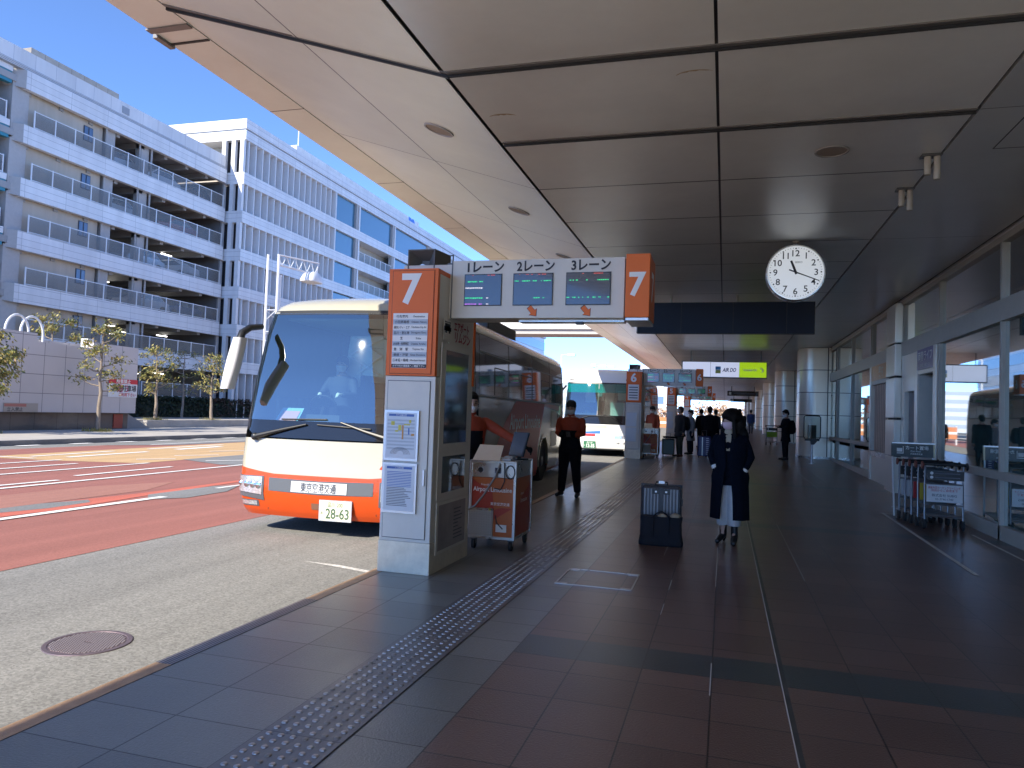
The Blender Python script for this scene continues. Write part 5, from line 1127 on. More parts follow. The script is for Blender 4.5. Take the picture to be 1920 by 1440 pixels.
def person(label, loc, rz, H, top, bottom, cat='person', vox=.014, group=None, hair=hairb, hair_kind='short', mask=maskw, yaw=0, pitch=0, roll=0, armL=None, armR=None, feet=None, coat=None,
           matfn=None, hand=skin, collar=None, bulk=1.0, shoes=shoe, parts=True, heel=0.0, bend=0.0, knees=None, face=True, low=None, boot=.075, legk=.012):
    g = empty('person', label, cat, loc, rz, group)
    sw = .112*H*bulk
    armL = armL or ((.135,.02,.645),(.14,-.01,.49)); armR = armR or ((-.135,.02,.645),(-.14,-.01,.49))
    feet = feet or ((.055,0,0),(-.055,.01,0)); sc = lambda p: (p[0]*H,p[1]*H,p[2]*H)
    def bn(p):                       # bend the trunk forward about the hip
        v = Vector(p); hz = .52*H
        if bend and v.z > hz: v = Vector((0,0,hz)) + Matrix.Rotation(bend,3,'X') @ (v-Vector((0,0,hz)))
        return v
    tors = [(.485,.080,.060,.004),(.53,.092,.066,.006),(.60,.082,.060,.0),(.68,.090,.064,.0),(.75,.101,.068,.004),(.80,.088,.056,.006),(.83,.055,.044,.008),(.85,.032,.034,.006)]
    def trunk(mb, k, m, zmin=.485, zmax=9, flare=0):
        for a in [None]:
            V=[]; T_=[t for t in tors if zmin<=t[0]<=zmax]; n=20
            if zmin < .485: T_ = [(zmin,.088+flare,.070+flare,.004)]+T_
            for z,rx,ry,oy in T_:
                for i in range(n):
                    t = 2*pi*i/n; c_,s_ = cos(t),sin(t); e=.85
                    V.append(bn(((rx*bulk*H+k)*math.copysign(abs(c_)**e,c_), oy*H+(ry*bulk*H+k)*math.copysign(abs(s_)**e,s_), z*H)))
            mb.add(V,[(i*n+j,i*n+(j+1)%n,(i+1)*n+(j+1)%n,(i+1)*n+j) for i in range(len(T_)-1) for j in range(n)]+[tuple(range(n))[::-1],tuple(range((len(T_)-1)*n,len(T_)*n))],m)
    def arms(mb, k, m, end=1.0):
        for sg,(el,wr) in ((1,armL),(-1,armR)):
            sh = bn((sg*sw*.95,.006*H,.790*H)); el_,wr_ = Vector(sc(el)),Vector(sc(wr)); e_ = el_+(wr_-el_)*end
            limb(mb,[sh,(sh+el_)/2+Vector((sg*.004,.003,0)),el_,(el_+e_)/2,e_],[.031*H*bulk+k,.029*H*bulk+k,.026*H+k,.024*H+k,.019*H+k],m,12)
    def legs(mb, k, m, zend=.05, wide=0.0, tap=1.0):
        for i,(fx,fy,fz) in enumerate(feet):
            hx = .050*H*(1 if i==0 else -1); hp = Vector((hx,.004*H,.51*H)); an = Vector((fx*H,fy*H,.05*H+fz*H))
            kn = Vector(sc(knees[i])) if knees else (hp+an)/2+Vector((0,-.012*H,.015*H))
            e_ = kn+(an-kn)*min(1,(kn.z/H-zend)/max(.01,kn.z/H-.05-fz)) if zend>.05 else an
            mb.tube([hp,(hp+kn)/2,kn,(kn+e_)/2,e_],[.056*H*bulk+k,.049*H+k,.036*H+k+wide*.5,.031*H*tap+k+wide*.8,.022*H+k+wide],m,14); mb.ball(hp,.055*H*bulk+k,m,12,6)
    nk = bn((0,.006*H,.84*H)); hc = nk+Vector((0,-.012*H-bend*.02*H,.092*H)); HM = Matrix.Translation(hc)@Matrix.Rotation(yaw,4,'Z')@Matrix.Rotation(pitch,4,'X')@Matrix.Rotation(roll,4,'Y')
    def P(x,y,z): return HM@Vector((x*H,y*H,z*H))
    hd = [(-.068,.016,.020,-.020),(-.056,.031,.036,-.012),(-.034,.041,.048,-.005),(-.004,.0455,.056,0),(.026,.0455,.057,.002),(.046,.037,.046,.004),(.058,.022,.027,.005),(.063,.008,.010,.005)]
    mb = MB(); trunk(mb,0,skin); arms(mb,-.006,skin); legs(mb,-.008,skin)
    limb(mb,[nk-Vector((0,0,.02*H)),P(0,.008,-.05)],[.031*H,.030*H],skin)
    mb.M = HM; mb.rings([(0,oy*H,z*H,rx*H,ry*H) for z,rx,ry,oy in hd],skin,18)
    mb.M = Matrix()
    limb(mb,[P(0,-.054,.008),P(0,-.063,-.014)],[.006*H,.009*H],skin,8)
    for sg in (-1,1): mb.ball(P(sg*.046,.006,-.006),(.006*H,.012*H,.018*H),skin,8,6)
    for sg,(el,wr) in ((1,armL),(-1,armR)):
        w_,e_ = Vector(sc(wr)),Vector(sc(el)); d = (w_-e_).normalized(); hand_(mb,w_,d,Vector((-sg*.6,-.5,.2)) if abs(d.z)>.5 else Vector((0,-.2,-1)) if hand is not skin else Vector((-sg*.5,0,.9)),H/1.75*1.05,hand,.55)
    for i,(fx,fy,fz) in enumerate(feet): limb(mb,[(fx*H,fy*H+.005*H,.05*H+fz*H),(fx*H,fy*H-.02*H,.035*H+fz*H+heel)],[.018*H,.014*H],skin,8)
    wl = [Vector(sc(armL[1])),Vector(sc(armR[1]))]
    remesh(mb,'body',g,vox,(lambda p: hand if hand is not skin and min((p-q).length for q in wl)<.2*H/1.7 and p.z<.8*H else skin) )
    mb = MB(); legs(mb,legk,bottom,*(low or ())); trunk(mb,.006,bottom,.475,.54); remesh(mb,'trousers',g,vox)
    mb = MB(); trunk(mb,.020*bulk,top,.44 if not coat else coat,.84,.0 if not coat else .012); arms(mb,.010*bulk,top,.97)
    if collar: limb(mb,[nk-Vector((0,0,.02*H)),nk+Vector((0,-.003*H,.022*H))],[.043*H,.040*H],top)
    remesh(mb,'jacket',g,vox,matfn)
    for i,(fx,fy,fz) in enumerate(feet):
        mb = MB(); tx = 1 if i==0 else -1; a = Vector((fx*H,fy*H+.018*H,fz*H)); b = a+Vector((tx*.018*H,-.115*H,0))
        h_ = heel
        limb(mb,[a+Vector((0,0,.026*H+h_)),(a+b)/2+Vector((0,0,.024*H+h_*.5)),b+Vector((0,0,.017*H))],[.026*H,.027*H,.021*H],shoes,10,.85)
        limb(mb,[a+Vector((0,-.012*H,.03*H+h_)),a+Vector((0,-.018*H,boot*H+h_))],[.027*H,.028*H if boot>.1 else .026*H],shoes,10)
        if h_: limb(mb,[a+Vector((0,.012*H,.03*H)),a+Vector((0,.010*H,.012))],[.018*H,.010*H],shoes,8)
        remesh(mb,'shoe',g,min(vox,.01))
    mb = MB(); mb.M = HM
    mb.ball((0,.011*H,.019*H),(.0535*H,.0605*H,.058*H),hair,16,10); mb.ball((0,.030*H,-.012*H),(.046*H,.042*H,.05*H),hair,14,8)
    if hair_kind == 'short':
        for sg in (-1,1): mb.ball((sg*.043*H,.012*H,.012*H),(.010*H,.028*H,.03*H),hair,8,6)
        mb.ball((0,-.030*H,.047*H),(.040*H,.026*H,.018*H),hair,12,6)
    if hair_kind == 'cap':
        mb.ball((0,.006*H,.034*H),(.055*H,.062*H,.046*H),hair,16,9); mb.rings([(0,-.045*H,.026*H,.040*H,.032*H),(0,-.045*H,.032*H,.038*H,.028*H)],hair,14)
    if hair_kind == 'long':
        mb.ball((0,.018*H,.030*H),(.076*H,.080*H,.066*H),hair,16,10); mb.ball((0,.060*H,-.03*H),(.085*H,.062*H,.09*H),hair,14,9); mb.ball((.02*H,.075*H,-.13*H),(.085*H,.045*H,.09*H),hair,14,9)
        mb.rings([(0,.034*H,.03*H,.058*H,.044*H),(0,.040*H,-.04*H,.066*H,.046*H),(0,.046*H,-.10*H,.075*H,.045*H),(0,.05*H,-.16*H,.075*H,.038*H),(0,.05*H,-.21*H,.05*H,.022*H)],hair,16)
        for sg in (-1,1): limb(mb,[(sg*.050*H,-.016*H,.03*H),(sg*.056*H,-.018*H,-.04*H),(sg*.066*H,-.020*H,-.11*H),(sg*.064*H,-.028*H,-.17*H)],[.013*H,.017*H,.020*H,.010*H],hair,8)
        mb.ball((0,-.047*H,.037*H),(.046*H,.018*H,.024*H),hair,12,6)
    remesh(mb,'hair' if hair_kind!='cap' else 'cap',g,min(vox,.009))
    if mask:
        mb = MB(); mb.M = HM; V=[]; n=12
        for z,rx,ry,oy,k in ((-.012,.0455,.0645,-.002,.46),(-.025,.045,.0665,-.004,.5),(-.042,.041,.060,-.006,.5),(-.058,.034,.045,-.012,.5),(-.068,.022,.028,-.016,.46)):
            for i in range(n+1):
                t = -pi/2+(i/n-.5)*2*pi*k*.92; V.append(((rx+.0025)*cos(t)*H,(oy+(ry+.002)*sin(t))*H,z*H))
        mb.add(V,[(r_*(n+1)+i,(r_+1)*(n+1)+i,(r_+1)*(n+1)+i+1,r_*(n+1)+i+1) for r_ in range(4) for i in range(n)],mask); mb.build('face_mask',g,smooth=60)
    if face:
        for sg in (-1,1):
            mb = MB(); mb.M = HM; mb.ball((sg*.0185*H,-.0505*H,.006*H),(.0085*H,.006*H,.0045*H),mat('eye_dark',(.02,.015,.012),.2),10,6); mb.build('eye',g,smooth=60)
            mb = MB(); mb.M = HM; mb.ball((sg*.0185*H,-.0515*H,.019*H),(.012*H,.005*H,.0028*H),hair,10,5); mb.build('eyebrow',g,smooth=60)
    return g
G0 = 'people waiting in the queue by gate 6'
# gate staff in front, reading a device
def wfn(H,zc=.655):
    def f(p):
        if abs(p.x) > .118*H: return wjack
        return blk if p.z < zc*H+.02*H else wjack
    return f
def jackfn(p):
    H=1.70
    if p.z < .615*H: return blk if abs(p.x) < .15*H else wjack
    if p.z < .70*H and abs(p.x) < .088*H and p.y < .0: return blk
    return wjack
w1 = person('gate attendant in red orange jacket, cap and mask reading a device by the coach rear',(-2.68,13.14,gz(13.14)),R(-6),1.72,wjack,blk,hair=darkh,hair_kind='cap',pitch=.24,yaw=R(4),
       armL=((.138,-.005,.66),(.050,-.135,.64)),armR=((-.138,-.005,.66),(-.058,-.130,.64)),feet=((.095,0,0),(-.090,.02,0)),matfn=jackfn,hand=blk,collar=True,bulk=1.1,vox=.011,legk=.026,coat=.475)
mb = MB(); mb.box((-.035,-.075,-.006),(.035,.075,.006),black); mb.box((-.03,-.065,.0061),(.03,.065,.0065),scr); hh = tag(mb.build('handheld_device',bevel=.003),'small dark handheld device held at the waist by the standing attendant','device')
hh.location = (-2.66,12.84,1.135); hh.rotation_euler = (R(35),0,R(20))
# attendant behind the first gate pillar, reaching to the cart
def jackfn2(p): return blk if (p.z < .74*1.70 and abs(p.x) < .12 and p.y<.1) or p.z<1.02 else wjack
person('gate attendant in orange jacket half hidden by the pillar, reaching over the cart',(-2.98,8.50,0),R(42),1.72,wjack,blk,hair=hairb,yaw=R(-10),pitch=.25,
       armL=((.22,-.10,.715),(.33,-.20,.635)),armR=((-.155,-.02,.66),(-.09,-.14,.60)),matfn=jackfn2,hand=blk,collar=True,bulk=1.08,vox=.011)
# woman in the long navy coat
WL = (.07,9.41,0); WH = 1.60
wm = person('woman with long black hair, pink mask and long navy coat standing beside the ribbed suitcase',WL,R(-14),WH,navy,whitep,hair_kind='long',mask=maskp,yaw=R(-32),pitch=.05,
       armL=((.150,.03,.655),(.100,-.02,.53)),armR=((-.148,.02,.66),(-.100,-.02,.55)),feet=((.050,-.02,0),(-.045,.03,0)),heel=.05,bulk=.95,vox=.010,low=(.135,.030,1.0),boot=.15,coat=.44,legk=.010)
def coat_shell(par, H, m):
    mb = MB(); n=36; rows=[(.835,.050,.044,.06),(.815,.088,.058,.16),(.79,.116,.072,.20),(.73,.128,.084,.15),(.66,.120,.084,.10),(.60,.110,.082,.10),(.565,.110,.086,.12),(.535,.132,.094,.14),(.50,.138,.10,.16),(.44,.134,.098,.24),(.36,.137,.100,.30),(.28,.138,.102,.34),(.20,.140,.105,.36),(.185,.140,.105,.36)]
    V=[]
    for z,rx,ry,gp in rows:
        for i in range(n+1):
            t = -pi/2+gp+(2*pi-2*gp)*i/n; wv = .006*sin(9*t+z*7)*max(0,.6-z)*2
            V.append(((rx+wv)*H*cos(t)+.006*H,(ry+wv)*H*sin(t)+.004*H,z*H))
    mb.add(V,[(r_*(n+1)+i,r_*(n+1)+i+1,(r_+1)*(n+1)+i+1,(r_+1)*(n+1)+i) for r_ in range(len(rows)-1) for i in range(n)],m)
    o = mb.build('coat',par,smooth=60); s_=o.modifiers.new('solid','SOLIDIFY'); s_.thickness=.014; s_.offset=0
    mb = MB()
    for sg in (-1,1): mb.prism([(sg*.018*H,-.070*H,.735*H),(sg*.062*H,-.066*H,.80*H),(sg*.055*H,-.04*H,.845*H),(sg*.030*H,-.052*H,.83*H)],(0,-.010,0),m)
    mb.build('lapel',par,bevel=.004)
coat_shell(wm,WH,navy)
mb = MB(); mb.rings([(0,-.004*WH,.80*WH,.046*WH,.050*WH),(0,-.010*WH,.84*WH,.042*WH,.044*WH),(0,-.01*WH,.862*WH,.038*WH,.040*WH)],mat('beige_scarf',(.42,.36,.26),.9),16); mb.prism([(-.012*WH,-.066*WH,.70*WH),(.016*WH,-.066*WH,.70*WH),(.024*WH,-.055*WH,.82*WH),(-.02*WH,-.055*WH,.82*WH)],(0,-.012,0),mat('beige_scarf',(.42,.36,.26),.9)); mb.build('scarf',wm,smooth=50,bevel=.004)
for sg,(el,wr) in ((1,((.150,.03,.655),(.100,-.02,.53))),(-1,((-.148,.02,.66),(-.100,-.02,.55)))):
    e_,w_=Vector(el)*WH,Vector(wr)*WH; mb = MB(); limb(mb,[e_+(w_-e_)*.72,e_+(w_-e_)*.84],[.044,.046],whitel,12); mb.build('cuff',wm,smooth=60)
# queue
person('man in dark coat with backpack looking up left in the queue',(-1.47,25.9,gz(25.9)),R(-52),1.72,charc,olive,group=G0,vox=.02,hair=hairbr,yaw=R(-20),pitch=-.22,coat=.40,bulk=1.12,shoes=mat('brown_shoe',(.06,.035,.025),.5))
person('woman in grey wool coat with bowed head in the queue',(-1.19,27.6,gz(27.6)),R(-62),1.62,grey_c,blk,group=G0,vox=.02,pitch=.35,coat=.30,hair_kind='short',low=(.05,.03))
person('tall man in black coat seen from behind beside the blue suitcase',(-.50,26.5,gz(26.5)),R(172),1.75,blk,blk,group=G0,vox=.02,mask=None,coat=.36,bulk=1.12,face=False)
person('person with brown hair mostly hidden behind the woman in navy coat',(-.38,33.5,gz(33.5)),R(150),1.66,charc,blk,group=G0,vox=.024,hair=hairbr,mask=None,face=False)
person('short dark haired person peeping out left of the man in black coat',(-.98,33.0,gz(33)),R(200),1.66,blk,blk,group=G0,vox=.024,mask=None,face=False)
person('person in dark jacket with hood ring behind the long haired woman',(.62,34.0,gz(34)),R(180),1.72,blk,charc,group=G0,vox=.024,mask=None,face=False,bulk=1.15)
person('gate attendant in dark red jacket behind the cart of gate 6',(-2.50,26.9,gz(26.9)),R(-20),1.70,mat('dark_red_jacket',(.28,.05,.02),.8),blk,vox=.02,hair_kind='cap',hair=darkh,pitch=.3,collar=True)
person('person in blue jacket walking away far down the walkway',(1.78,55,gz(55)),R(176),1.72,bluec,mat('slate_trousers',(.06,.07,.08),.9),vox=.025,mask=None,feet=((.05,-.06,0),(-.05,.09,.02)),face=False,bulk=1.15,hair_kind='cap',hair=darkh)
p_ = person('man in black coat with backpack looking down at phone beside a column',(2.02,27.0,gz(27)),R(-68),1.72,blk,blk,vox=.018,pitch=.42,coat=.36,armL=((.13,-.03,.655),(.06,-.15,.665)),armR=((-.13,-.03,.655),(-.04,-.16,.665)))
def backpack(label, loc, rz, m, s=1.0):
    b = empty('backpack',label,'backpack',loc,rz); mb = MB()
    mb.rings([(0,.0,-.24*s,.12*s,.07*s),(0,.01,-.2*s,.16*s,.10*s),(0,.02,0,.165*s,.115*s),(0,.01,.16*s,.15*s,.10*s),(0,0,.24*s,.10*s,.06*s)],m,16,3); mb.build('bag',b,smooth=50)
    mb = MB(); mb.rings([(0,.11*s,-.18*s,.11*s,.03),(0,.125*s,-.02,.11*s,.03)],m,14,3); mb.build('pocket',b,smooth=50)
    for sg in (-1,1):
        mb = MB(); mb.tube([(sg*.09*s,-.05*s,.2*s),(sg*.1*s,-.22*s,.22*s),(sg*.11*s,-.27*s,.08*s),(sg*.1*s,-.07*s,-.16*s)],.016,m,6); mb.build('strap',b,smooth=50)
    return b
backpack('black backpack worn by the man reading his phone by the column',(2.19,27.09,gz(27)+1.13),R(-68),blk)
backpack('black backpack worn by the man looking up in the queue',(-1.30,26.04,gz(26)+1.14),R(-52),mat('black_nylon',(.012,.014,.024),.7))
drv = person('coach driver seated at the wheel inside the first coach',(0,0,0),0,1.68,mat('navy_uniform',(.03,.04,.07),.8),blk,vox=.016,armL=((.16,-.07,.66),(.11,-.20,.66)),armR=((-.16,-.07,.66),(-.10,-.20,.66)),
       feet=((.06,-.32,.24),(-.06,-.32,.24)),knees=((.06,-.26,.52),(-.06,-.26,.52)),hair_kind='cap',hair=mat('uniform_cap',(.03,.035,.06),.7),hand=mat('white_glove',(.7,.7,.7),.8))
Mx = Matrix.Translation(F1)@Matrix.Rotation(a1,4,'Z'); drv.location = Mx@Vector((-.55,1.66,.70)); drv.rotation_euler = (0,0,a1)
# ---------------------------------------------------------------- luggage
sc_ = empty('suitcase','dark grey ribbed upright suitcase with a tote bag in front of it','suitcase',(-.71,8.98,0),R(2))
mb = MB(); shell = mat('grey_polycarbonate',(.045,.047,.055),.35,var=.1,rvar=.08); ribm = mat('rib_aluminium',(.17,.17,.18),.3,.4); mb.box((-.235,-.0,.05),(.235,.26,.68),shell)
b_ = mb.build('shell',sc_,bevel=.035)
mb = MB()
for k in range(11):
    x = -.19+.038*k
    if abs(x)>.03: mb.box((x-.011,-.006,.09),(x+.011,.01,.645),ribm)
mb.build('ribs',sc_,bevel=.004)
mb = MB(); mb.box((-.03,-.010,.07),(.03,.0,.66),mat('zip_dark',(.015,.015,.02),.4)); mb.box((-.245,.115,.05),(.245,.145,.69),mat('zip_dark',(.015,.015,.02),.4))
for x in (-.06,.06): mb.box((x-.045,-.016,.58),(x+.045,.0,.64),black); mb.box((x-.012,-.019,.60),(x+.012,-.015,.62),alu)
mb.build('lock',sc_,bevel=.004)
mb = MB(); mb.tube([(-.07,.10,.68),(-.065,.10,.715),(.065,.10,.715),(.07,.10,.68)],.012,black,8); mb.box((-.035,.08,.70),(.035,.12,.73),alu); mb.box((.235,.06,.45),(.252,.14,.53),black); mb.build('handle',sc_,smooth=40)
for x in (-.19,.19):
    for y in (.04,.22): mb = MB(); mb.lathe((x,y,.032),[(.02,-.014),(.032,-.012),(.032,.012),(.02,.014)],black,0,16); mb.box((x-.02,y-.02,.04),(x+.02,y+.02,.07),black); mb.build('wheel',sc_,smooth=40)
bg_ = empty('tote_bag','black tote bag with beige items on top leaning against the ribbed suitcase','bag',(-.69,8.86,0),R(2))
mb = MB(); bagm = mat('black_canvas',(.007,.008,.013),.85,var=.3,vs=9,bump=.6,bs=7)
mb.rings([(0,0,.0,.255,.085),(0,-.005,.03,.258,.10),(0,0,.14,.240,.095),(.0,.01,.26,.235,.085),(0,.015,.335,.245,.075)],bagm,28,4.5); mb.build('bag',bg_,smooth=50)
mb = MB(); mb.tube([(-.09,-.06,.33),(-.06,-.075,.37),(.0,-.07,.40),(.06,-.075,.37),(.09,-.06,.33)],.009,bagm,8); mb.tube([(-.09,-.085,.05),(-.09,-.10,.20),(-.09,-.07,.34)],.010,bagm,6); mb.tube([(.09,-.085,.05),(.09,-.10,.20),(.09,-.07,.34)],.010,bagm,6); mb.build('strap',bg_,smooth=40)
mb = MB(); be = mat('beige_fleece',(.42,.33,.22),.9,bump=.4,bs=20); mb.ball((.02,0,.335),(.065,.05,.035),be); mb.ball((.16,0,.34),(.062,.05,.04),be); mb.build('contents',bg_,smooth=60)
def upright(label, loc, rz, w_, h_, d_, m, extra=None):
    s_ = empty('suitcase',label,'suitcase',loc,rz); mb = MB(); mb.box((-w_/2,-d_/2,.05),(w_/2,d_/2,h_),m); mb.build('shell',s_,bevel=.04)
    mb = MB(); mb.tube([(-.08,d_*.2,h_),(-.08,d_*.2,h_+.18),(.08,d_*.2,h_+.18),(.08,d_*.2,h_)],.01,darkgrey,6); mb.build('handle',s_)
    for x in (-w_*.4,w_*.4):
        for y in (-d_*.35,d_*.35): mb = MB(); mb.lathe((x,y,.03),[(.018,-.012),(.03,-.01),(.03,.01),(.018,.012)],black,0,12); mb.build('wheel',s_,smooth=40)
    if extra: extra(s_)
    return s_
def gx(s_):
    mb = MB(); mb.box((-.18,-.17,.62),(.30,.12,.68),blk); mb.build('draped_cloth',s_,bevel=.025)
upright('dark green suitcase with black cloth draped on top in the queue',(-1.86,26.0,gz(26)),R(10),.42,.60,.26,mat('dark_green_shell',(.018,.045,.035),.35),gx)
def bx_(s_):
    mb = MB(); mb.box((-.075,-.136,.08),(-.05,-.130,.70),alu)
    for k in range(9): mb.box((.06,-.136,.12+.066*k),(.14,-.131,.15+.066*k),mat('pale_blue_mark',(.5,.55,.7),.5))
    mb.build('stripe',s_)
upright('blue suitcase with pale strap and marks standing before the tall man',(-.66,26.0,gz(26)),R(4),.44,.74,.26,mat('royal_blue_shell',(.012,.022,.16),.35),bx_)
# ---------------------------------------------------------------- ticket carts
def ticket_cart(label, loc, rz, fine=True):
    c = empty('ticket_cart',label,'cart',loc,rz,'orange ticket carts'); w_,d_ = .25,.34
    och = mat('orange_cart_panel',(.50,.13,.03),.4,var=.06); rdp = mat('red_cart_panel',(.42,.05,.025),.4); mesh_ = grid_mat('perforated_plate',(.03,.03,.03),(.46,.42,.36),(0,2),(0,0),(.028,.026),.014,.4,.2,cellvar=.0)
    mb = MB(); mb.box((-w_,-d_,.14),(w_,d_,.78),och); mb.box((-w_,-d_,.78),(w_,d_,.96),steel); mb.build('cabinet',c,bevel=.006)
    mb = MB()
    for x in (-w_,w_):
        for y in (-d_,d_): mb.box((x-.014,y-.014,.12),(x+.014,y+.014,.96),steel)
    mb.box((-w_-.005,-d_-.012,.12),(w_+.005,d_+.012,.15),steel); mb.box((-w_-.01,-d_-.014,.945),(w_+.01,d_+.014,.965),steel); mb.build('frame',c,bevel=.003)
    mb = MB(); mb.prism([(-w_+.015,-d_-.001,.40),(w_*.1,-d_-.001,.40),(w_*.0,-d_-.001,.62),(-w_+.015,-d_-.001,.76)],(0,-.003,0),rdp); mb.prism([(-.02,-d_-.001,.30),(w_-.02,-d_-.001,.46),(.1,-d_-.001,.46),(-.02,-d_-.001,.42)],(0,-.003,0),rdp)
    mb.prism([(w_+.001,-d_+.02,.16),(w_+.001,d_-.02,.16),(w_+.001,d_-.02,.70),(w_+.001,-d_+.02,.45)],(.003,0,0),rdp)
    if fine:
        mb.text('Airport Limousine',(.0,-d_-.006,.645),X_,Z_,.05,whitel,.02,fit=.44); mb.text('Friendly',(-.08,-d_-.006,.70),X_,Z_,.022,whitel,.005); mb.text('東京空港交通',(.09,-d_-.006,.50),X_,Z_,.026,whitel,.01)
        mb.text('Airport',(w_+.006,-.05,.60),(0,1,0),Z_,.03,whitel,.005); mb.text('Limousine',(w_+.006,.03,.53),(0,1,0),Z_,.05,whitel,.01,fit=.36)
    mb.build('side_panel',c)
    mb = MB(); mb.box((-w_-.004,-d_-.03,.15),(.02,-d_-.004,.44),mesh_); mb.box((-w_-.006,-d_-.034,.43),(.022,-d_-.002,.45),steel); mb.box((-.03,-d_-.034,.425),(.0,-d_-.03,.455),mat('yellow_tag',(.6,.45,.05),.5)); mb.build('perforated_box',c)
    mb = MB(); mb.box((.05,-d_-.008,.20),(.17,-d_-.002,.28),paper); mb.build('sticker',c)
    for x in (-w_+.04,w_-.04):
        for y in (-d_+.05,d_-.05):
            mb = MB(); mb.lathe((x,y,.055),[(.03,-.018),(.055,-.015),(.055,.015),(.03,.018)],rubber,0,20); mb.box((x-.03,y-.03,.10),(x+.03,y+.03,.125),darkgrey); mb.box((x-.026,y-.02,.05),(x-.02,y+.02,.11),darkgrey); mb.box((x+.02,y-.02,.05),(x+.026,y+.02,.11),darkgrey); mb.build('caster',c,smooth=40)
    mb = MB(); pts=[(-w_-.02,-d_-.02,.955),(.1,-d_-.02,.955),(.1,-d_+.22,.955)]
    mb.prism([(-w_+.0,-d_+.03,.965),(.06,-d_+.03,.965),(.02,-d_+.30,1.12),(-w_-.01,-d_+.30,1.12)],(0,.008,-.004),alu); mb.box((-w_-.02,-d_-.05,.935),(.08,-d_-.01,.95),steel)
    for x in (-.14,.06): mb.lathe((x,.0,.86),[(.028,-d_-.02),(.028,-d_+.0)],black,1,18)
    mb.box((-.17,-d_-.006,.83),(-.11,-d_-.002,.89),alu); mb.box((.02,-d_-.006,.83),(.09,-d_-.002,.89),mat('blue_socket',(.05,.06,.12),.5)); mb.build('top_tray',c,smooth=30)
    mb = MB(); mb.tube([(.08,-d_-.02,.93),(.04,-d_-.04,.80),(-.08,-d_-.05,.60),(-.18,-d_-.05,.47),(-w_-.03,-d_-.04,.42)],.011,mat('grey_cable',(.3,.29,.28),.6),8)
    mb.tube([(.13,-d_-.02,.95),(.14,-d_-.03,.75),(.10,-d_-.03,.66),(.03,-d_-.03,.67)],.006,black,6); mb.tube([(.20+.05*cos(k*pi/8),-d_-.025,.85+.07*sin(k*pi/8)) for k in range(17)],.006,black,6,cap=False)
    mb.tube([(.04,-d_-.006,.38),(.06,-d_-.012,.30),(.13,-d_-.012,.235)],.006,black,6); mb.build('cable',c,smooth=50)
    return c
CR = ticket_cart('orange metal ticket cart on casters beside the nearest gate',(-2.40,7.99,0),0)
mt = empty('monitor','thin black tilted screen standing on the nearest ticket cart','screen',(-2.24,8.0,.965),R(-35))
mb = MB(); mb.prism([(-.13,-.02,.04),(.13,-.02,.04),(.13,.06,.31),(-.13,.06,.31)],(0,.018,-.004),black); mb.build('panel',mt,bevel=.004)
mb = MB(); mb.prism([(-.115,-.0215,.055),(.115,-.0215,.055),(.115,.056,.30),(-.115,.056,.30)],(0,-.001,0),scr); mb.build('screen',mt)
mb = MB(); mb.box((-.09,-.06,0),(.09,.1,.02),black); mb.box((-.02,.02,.02),(.02,.05,.18),black); mb.build('stand',mt,bevel=.004)
mb = MB(); 
for k,(x,y,a) in enumerate(((-2.28,7.80,.1),(-2.33,8.05,.5))): mb.box((x-.05,y-.07,.966),(x+.05,y+.07,.985+.012*k),paper if k else white)
tag(mb.build('paper_stack',bevel=.003),'small stacks of pale papers lying on the nearest ticket cart','papers')
ticket_cart('orange ticket cart on casters beside gate 6 with its attendant behind',(-2.35,25.0,gz(25)),0,False)
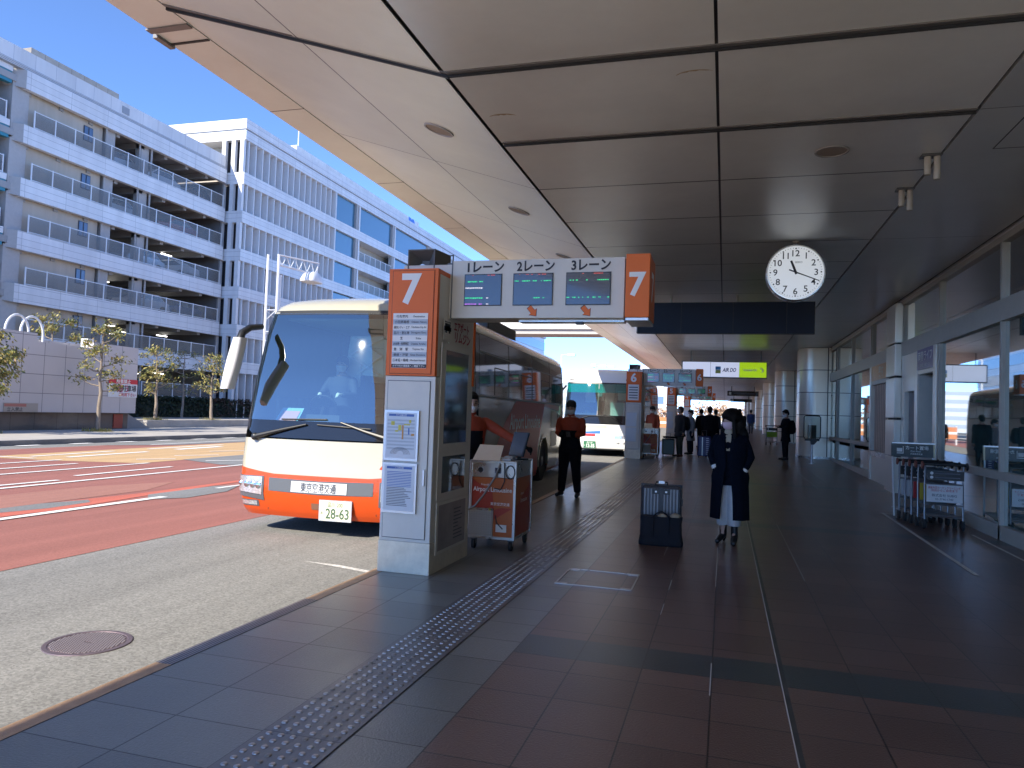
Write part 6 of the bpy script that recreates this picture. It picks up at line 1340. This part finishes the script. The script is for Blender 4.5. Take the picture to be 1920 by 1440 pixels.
# ---------------------------------------------------------------- luggage trolleys and stands on the right
def trolley(loc, label, ad, proto=None):
    t = empty('luggage_trolley',label,'trolley',loc,0,'nested luggage trolleys by the glass front'); tm = mat('trolley_tube',(.26,.26,.27),.4,.7)
    mb = MB()
    for x in (-.25,.25): mb.tube([(x,0,.12),(x,.02,.62),(x,-.01,.95)],.015,tm,8); mb.tube([(x,0,.16),(x*.8,.75,.12)],.014,tm,8)
    mb.tube([(-.25,0,.36),(.25,0,.36)],.012,tm,8); mb.tube([(-.25,0,.66),(.25,0,.66)],.012,tm,8); mb.tube([(-.2,.75,.12),(.2,.75,.12)],.012,tm,8)
    for k in range(5): mb.tube([(-.16+.08*k,.0,.17),(-.14+.07*k,.75,.13)],.007,tm,6)
    mb.tube([(-.25,0,.20),(.25,0,.20)],.012,tm,8)
    mb.build('frame',t,smooth=40)
    mb = MB(); mb.tube([(-.29,-.02,.95),(.29,-.02,.95)],.022,black,10); mb.box((-.24,-.035,.72),(.25,-.01,.86),black); 
    for z in (.82,.76): mb.lathe((-.17,0,z),[(.022,-.038),(.022,-.034)],whitel,1,16); mb.box((-.13,-.037,z-.008),(.2,-.034,z+.008),inkgrey)
    for x in (-.29,.29): mb.lathe((0,-.02,.93),[(.05,x-.012),(.06,x),(.05,x+.012)],mat('brake_cap',(.20,.05,.035),.5) if x<0 else black,0,16)
    mb.build('handle',t,smooth=40)
    mb = MB(); mb.box((-.23,-.018,.40),(.24,-.005,.65),ad)
    if ad is paper2:
        mb.text('高級布団カーテンクリーニング',(.0,-.020,.61),X_,Z_,.028,redink,.008,fit=.42); mb.text('羽田からご自宅まで',(.0,-.020,.572),X_,Z_,.028,redink,.008,fit=.42); mb.text('株式会社 SUBIG',(.0,-.020,.50),X_,Z_,.034,inkgrey,.005,fit=.36); mb.text('03-3746-1740',(.0,-.020,.445),X_,Z_,.03,inkgrey,.0,fit=.36)
    mb.build('advert_board',t)
    for x in (-.25,.25):
        mb = MB(); mb.lathe((x,.02,.075),[(.04,-.02),(.075,-.016),(.075,.016),(.04,.02)],rubber,0,20); mb.build('wheel',t,smooth=40)
    mb = MB(); mb.lathe((0,.72,.06),[(.03,-.02),(.06,-.016),(.06,.016),(.03,.02)],rubber,0,18); mb.build('wheel',t,smooth=40)
    return t
paper2 = mat('advert_paper',(.78,.76,.74),.5)
ads = [paper2,mat('advert_yellow',(.5,.36,.03),.5),mat('advert_red',(.45,.03,.03),.5),mat('advert_pale',(.5,.5,.5),.5),mat('advert_white',(.55,.55,.56),.5)]
nm = ['frontmost nested luggage trolley carrying the white cleaning advert board','second nested trolley from the front, with a yellow advert board','third nested trolley from the front, with a red advert board','fourth nested trolley from the front, with a pale grey board','rearmost nested luggage trolley next to the cart sign frame']
for k in range(5): trolley((3.10-.035*k,12.15+.24*k,0),nm[k],ads[k])
cs = empty('cart_stand_sign','black cart pool sign on two posts behind the nested trolleys','sign',(2.98,13.5,0))
mb = MB(); mb.tube([(-.27,-.06,0),(-.30,0,.98),(-.30,0,1.2)],.016,whitel,8); mb.tube([(.30,0,0),(.30,0,1.2)],.016,alu,8); mb.build('post',cs,smooth=40)
mb = MB(); mb.box((-.32,-.02,.99),(.32,.02,1.22),mat('sign_black_green',(.015,.022,.022),.35)); mb.box((-.32,-.024,1.205),(.32,.024,1.225),alu); mb.box((.30,-.023,.99),(.325,.023,1.22),mat('brass_edge',(.35,.30,.2),.4,.6)); pb = mb.build('board',cs)
mb = MB(); mb.text('カート置場',(.06,-.022,1.14),X_,Z_,.05,whitel,.01); mb.text('Cart Pool',(.04,-.022,1.085),X_,Z_,.028,whitel,0); mb.text('手推車停放處',(.05,-.022,1.04),X_,Z_,.022,whitel,0)
mb.box((-.24,-.023,1.07),(-.16,-.021,1.13),whitel); mb.box((-.15,-.023,1.04),(-.14,-.021,1.16),whitel); mb.box((-.24,-.023,1.04),(-.14,-.021,1.055),whitel); mb.build('lettering',pb)
t6 = trolley((2.22,38.2,gz(38)),'single luggage trolley with lime green board by the second column',mat('advert_lime',(.28,.5,.02),.5))
if 'group' in t6: del t6['group']
st = empty('stand_frame','rounded black framed stand on a steel post before the nearest column','stand',(2.72,25.6,gz(25.6)))
mb = MB(); mb.tube([(0,0,0),(0,0,.72)],.035,alu,12); mb.lathe((0,0,0),[(.14,0),(.14,.015),(.04,.02)],steel,2,20); mb.build('post',st,smooth=40)
mb = MB(); pts=[(-.22,0,.80),(-.25,0,.86),(-.25,0,1.50),(-.21,0,1.55),(.21,0,1.55),(.25,0,1.50),(.25,0,.86),(.22,0,.80),(-.22,0,.80)]; mb.tube(pts,.018,black,8,cap=False); mb.box((-.22,-.05,.74),(.22,.04,.80),black); mb.prism([(-.03,-.05,.62),(.06,-.05,.62),(.16,-.05,.74),(-.05,-.05,.74)],(0,.08,0),black); mb.build('frame',st,smooth=40)
mb = MB(); mb.quad((-.23,0,.81),(.23,0,.81),(.23,0,1.53),(-.23,0,1.53),glass_mat('acrylic_sheet',(.55,.62,.6),refl=.06,rough=.05)); mb.box((-.13,.03,.8),(.13,.06,1.25),mat('dark_teal_box',(.02,.05,.05),.5)); mb.build('acrylic_panel',st)
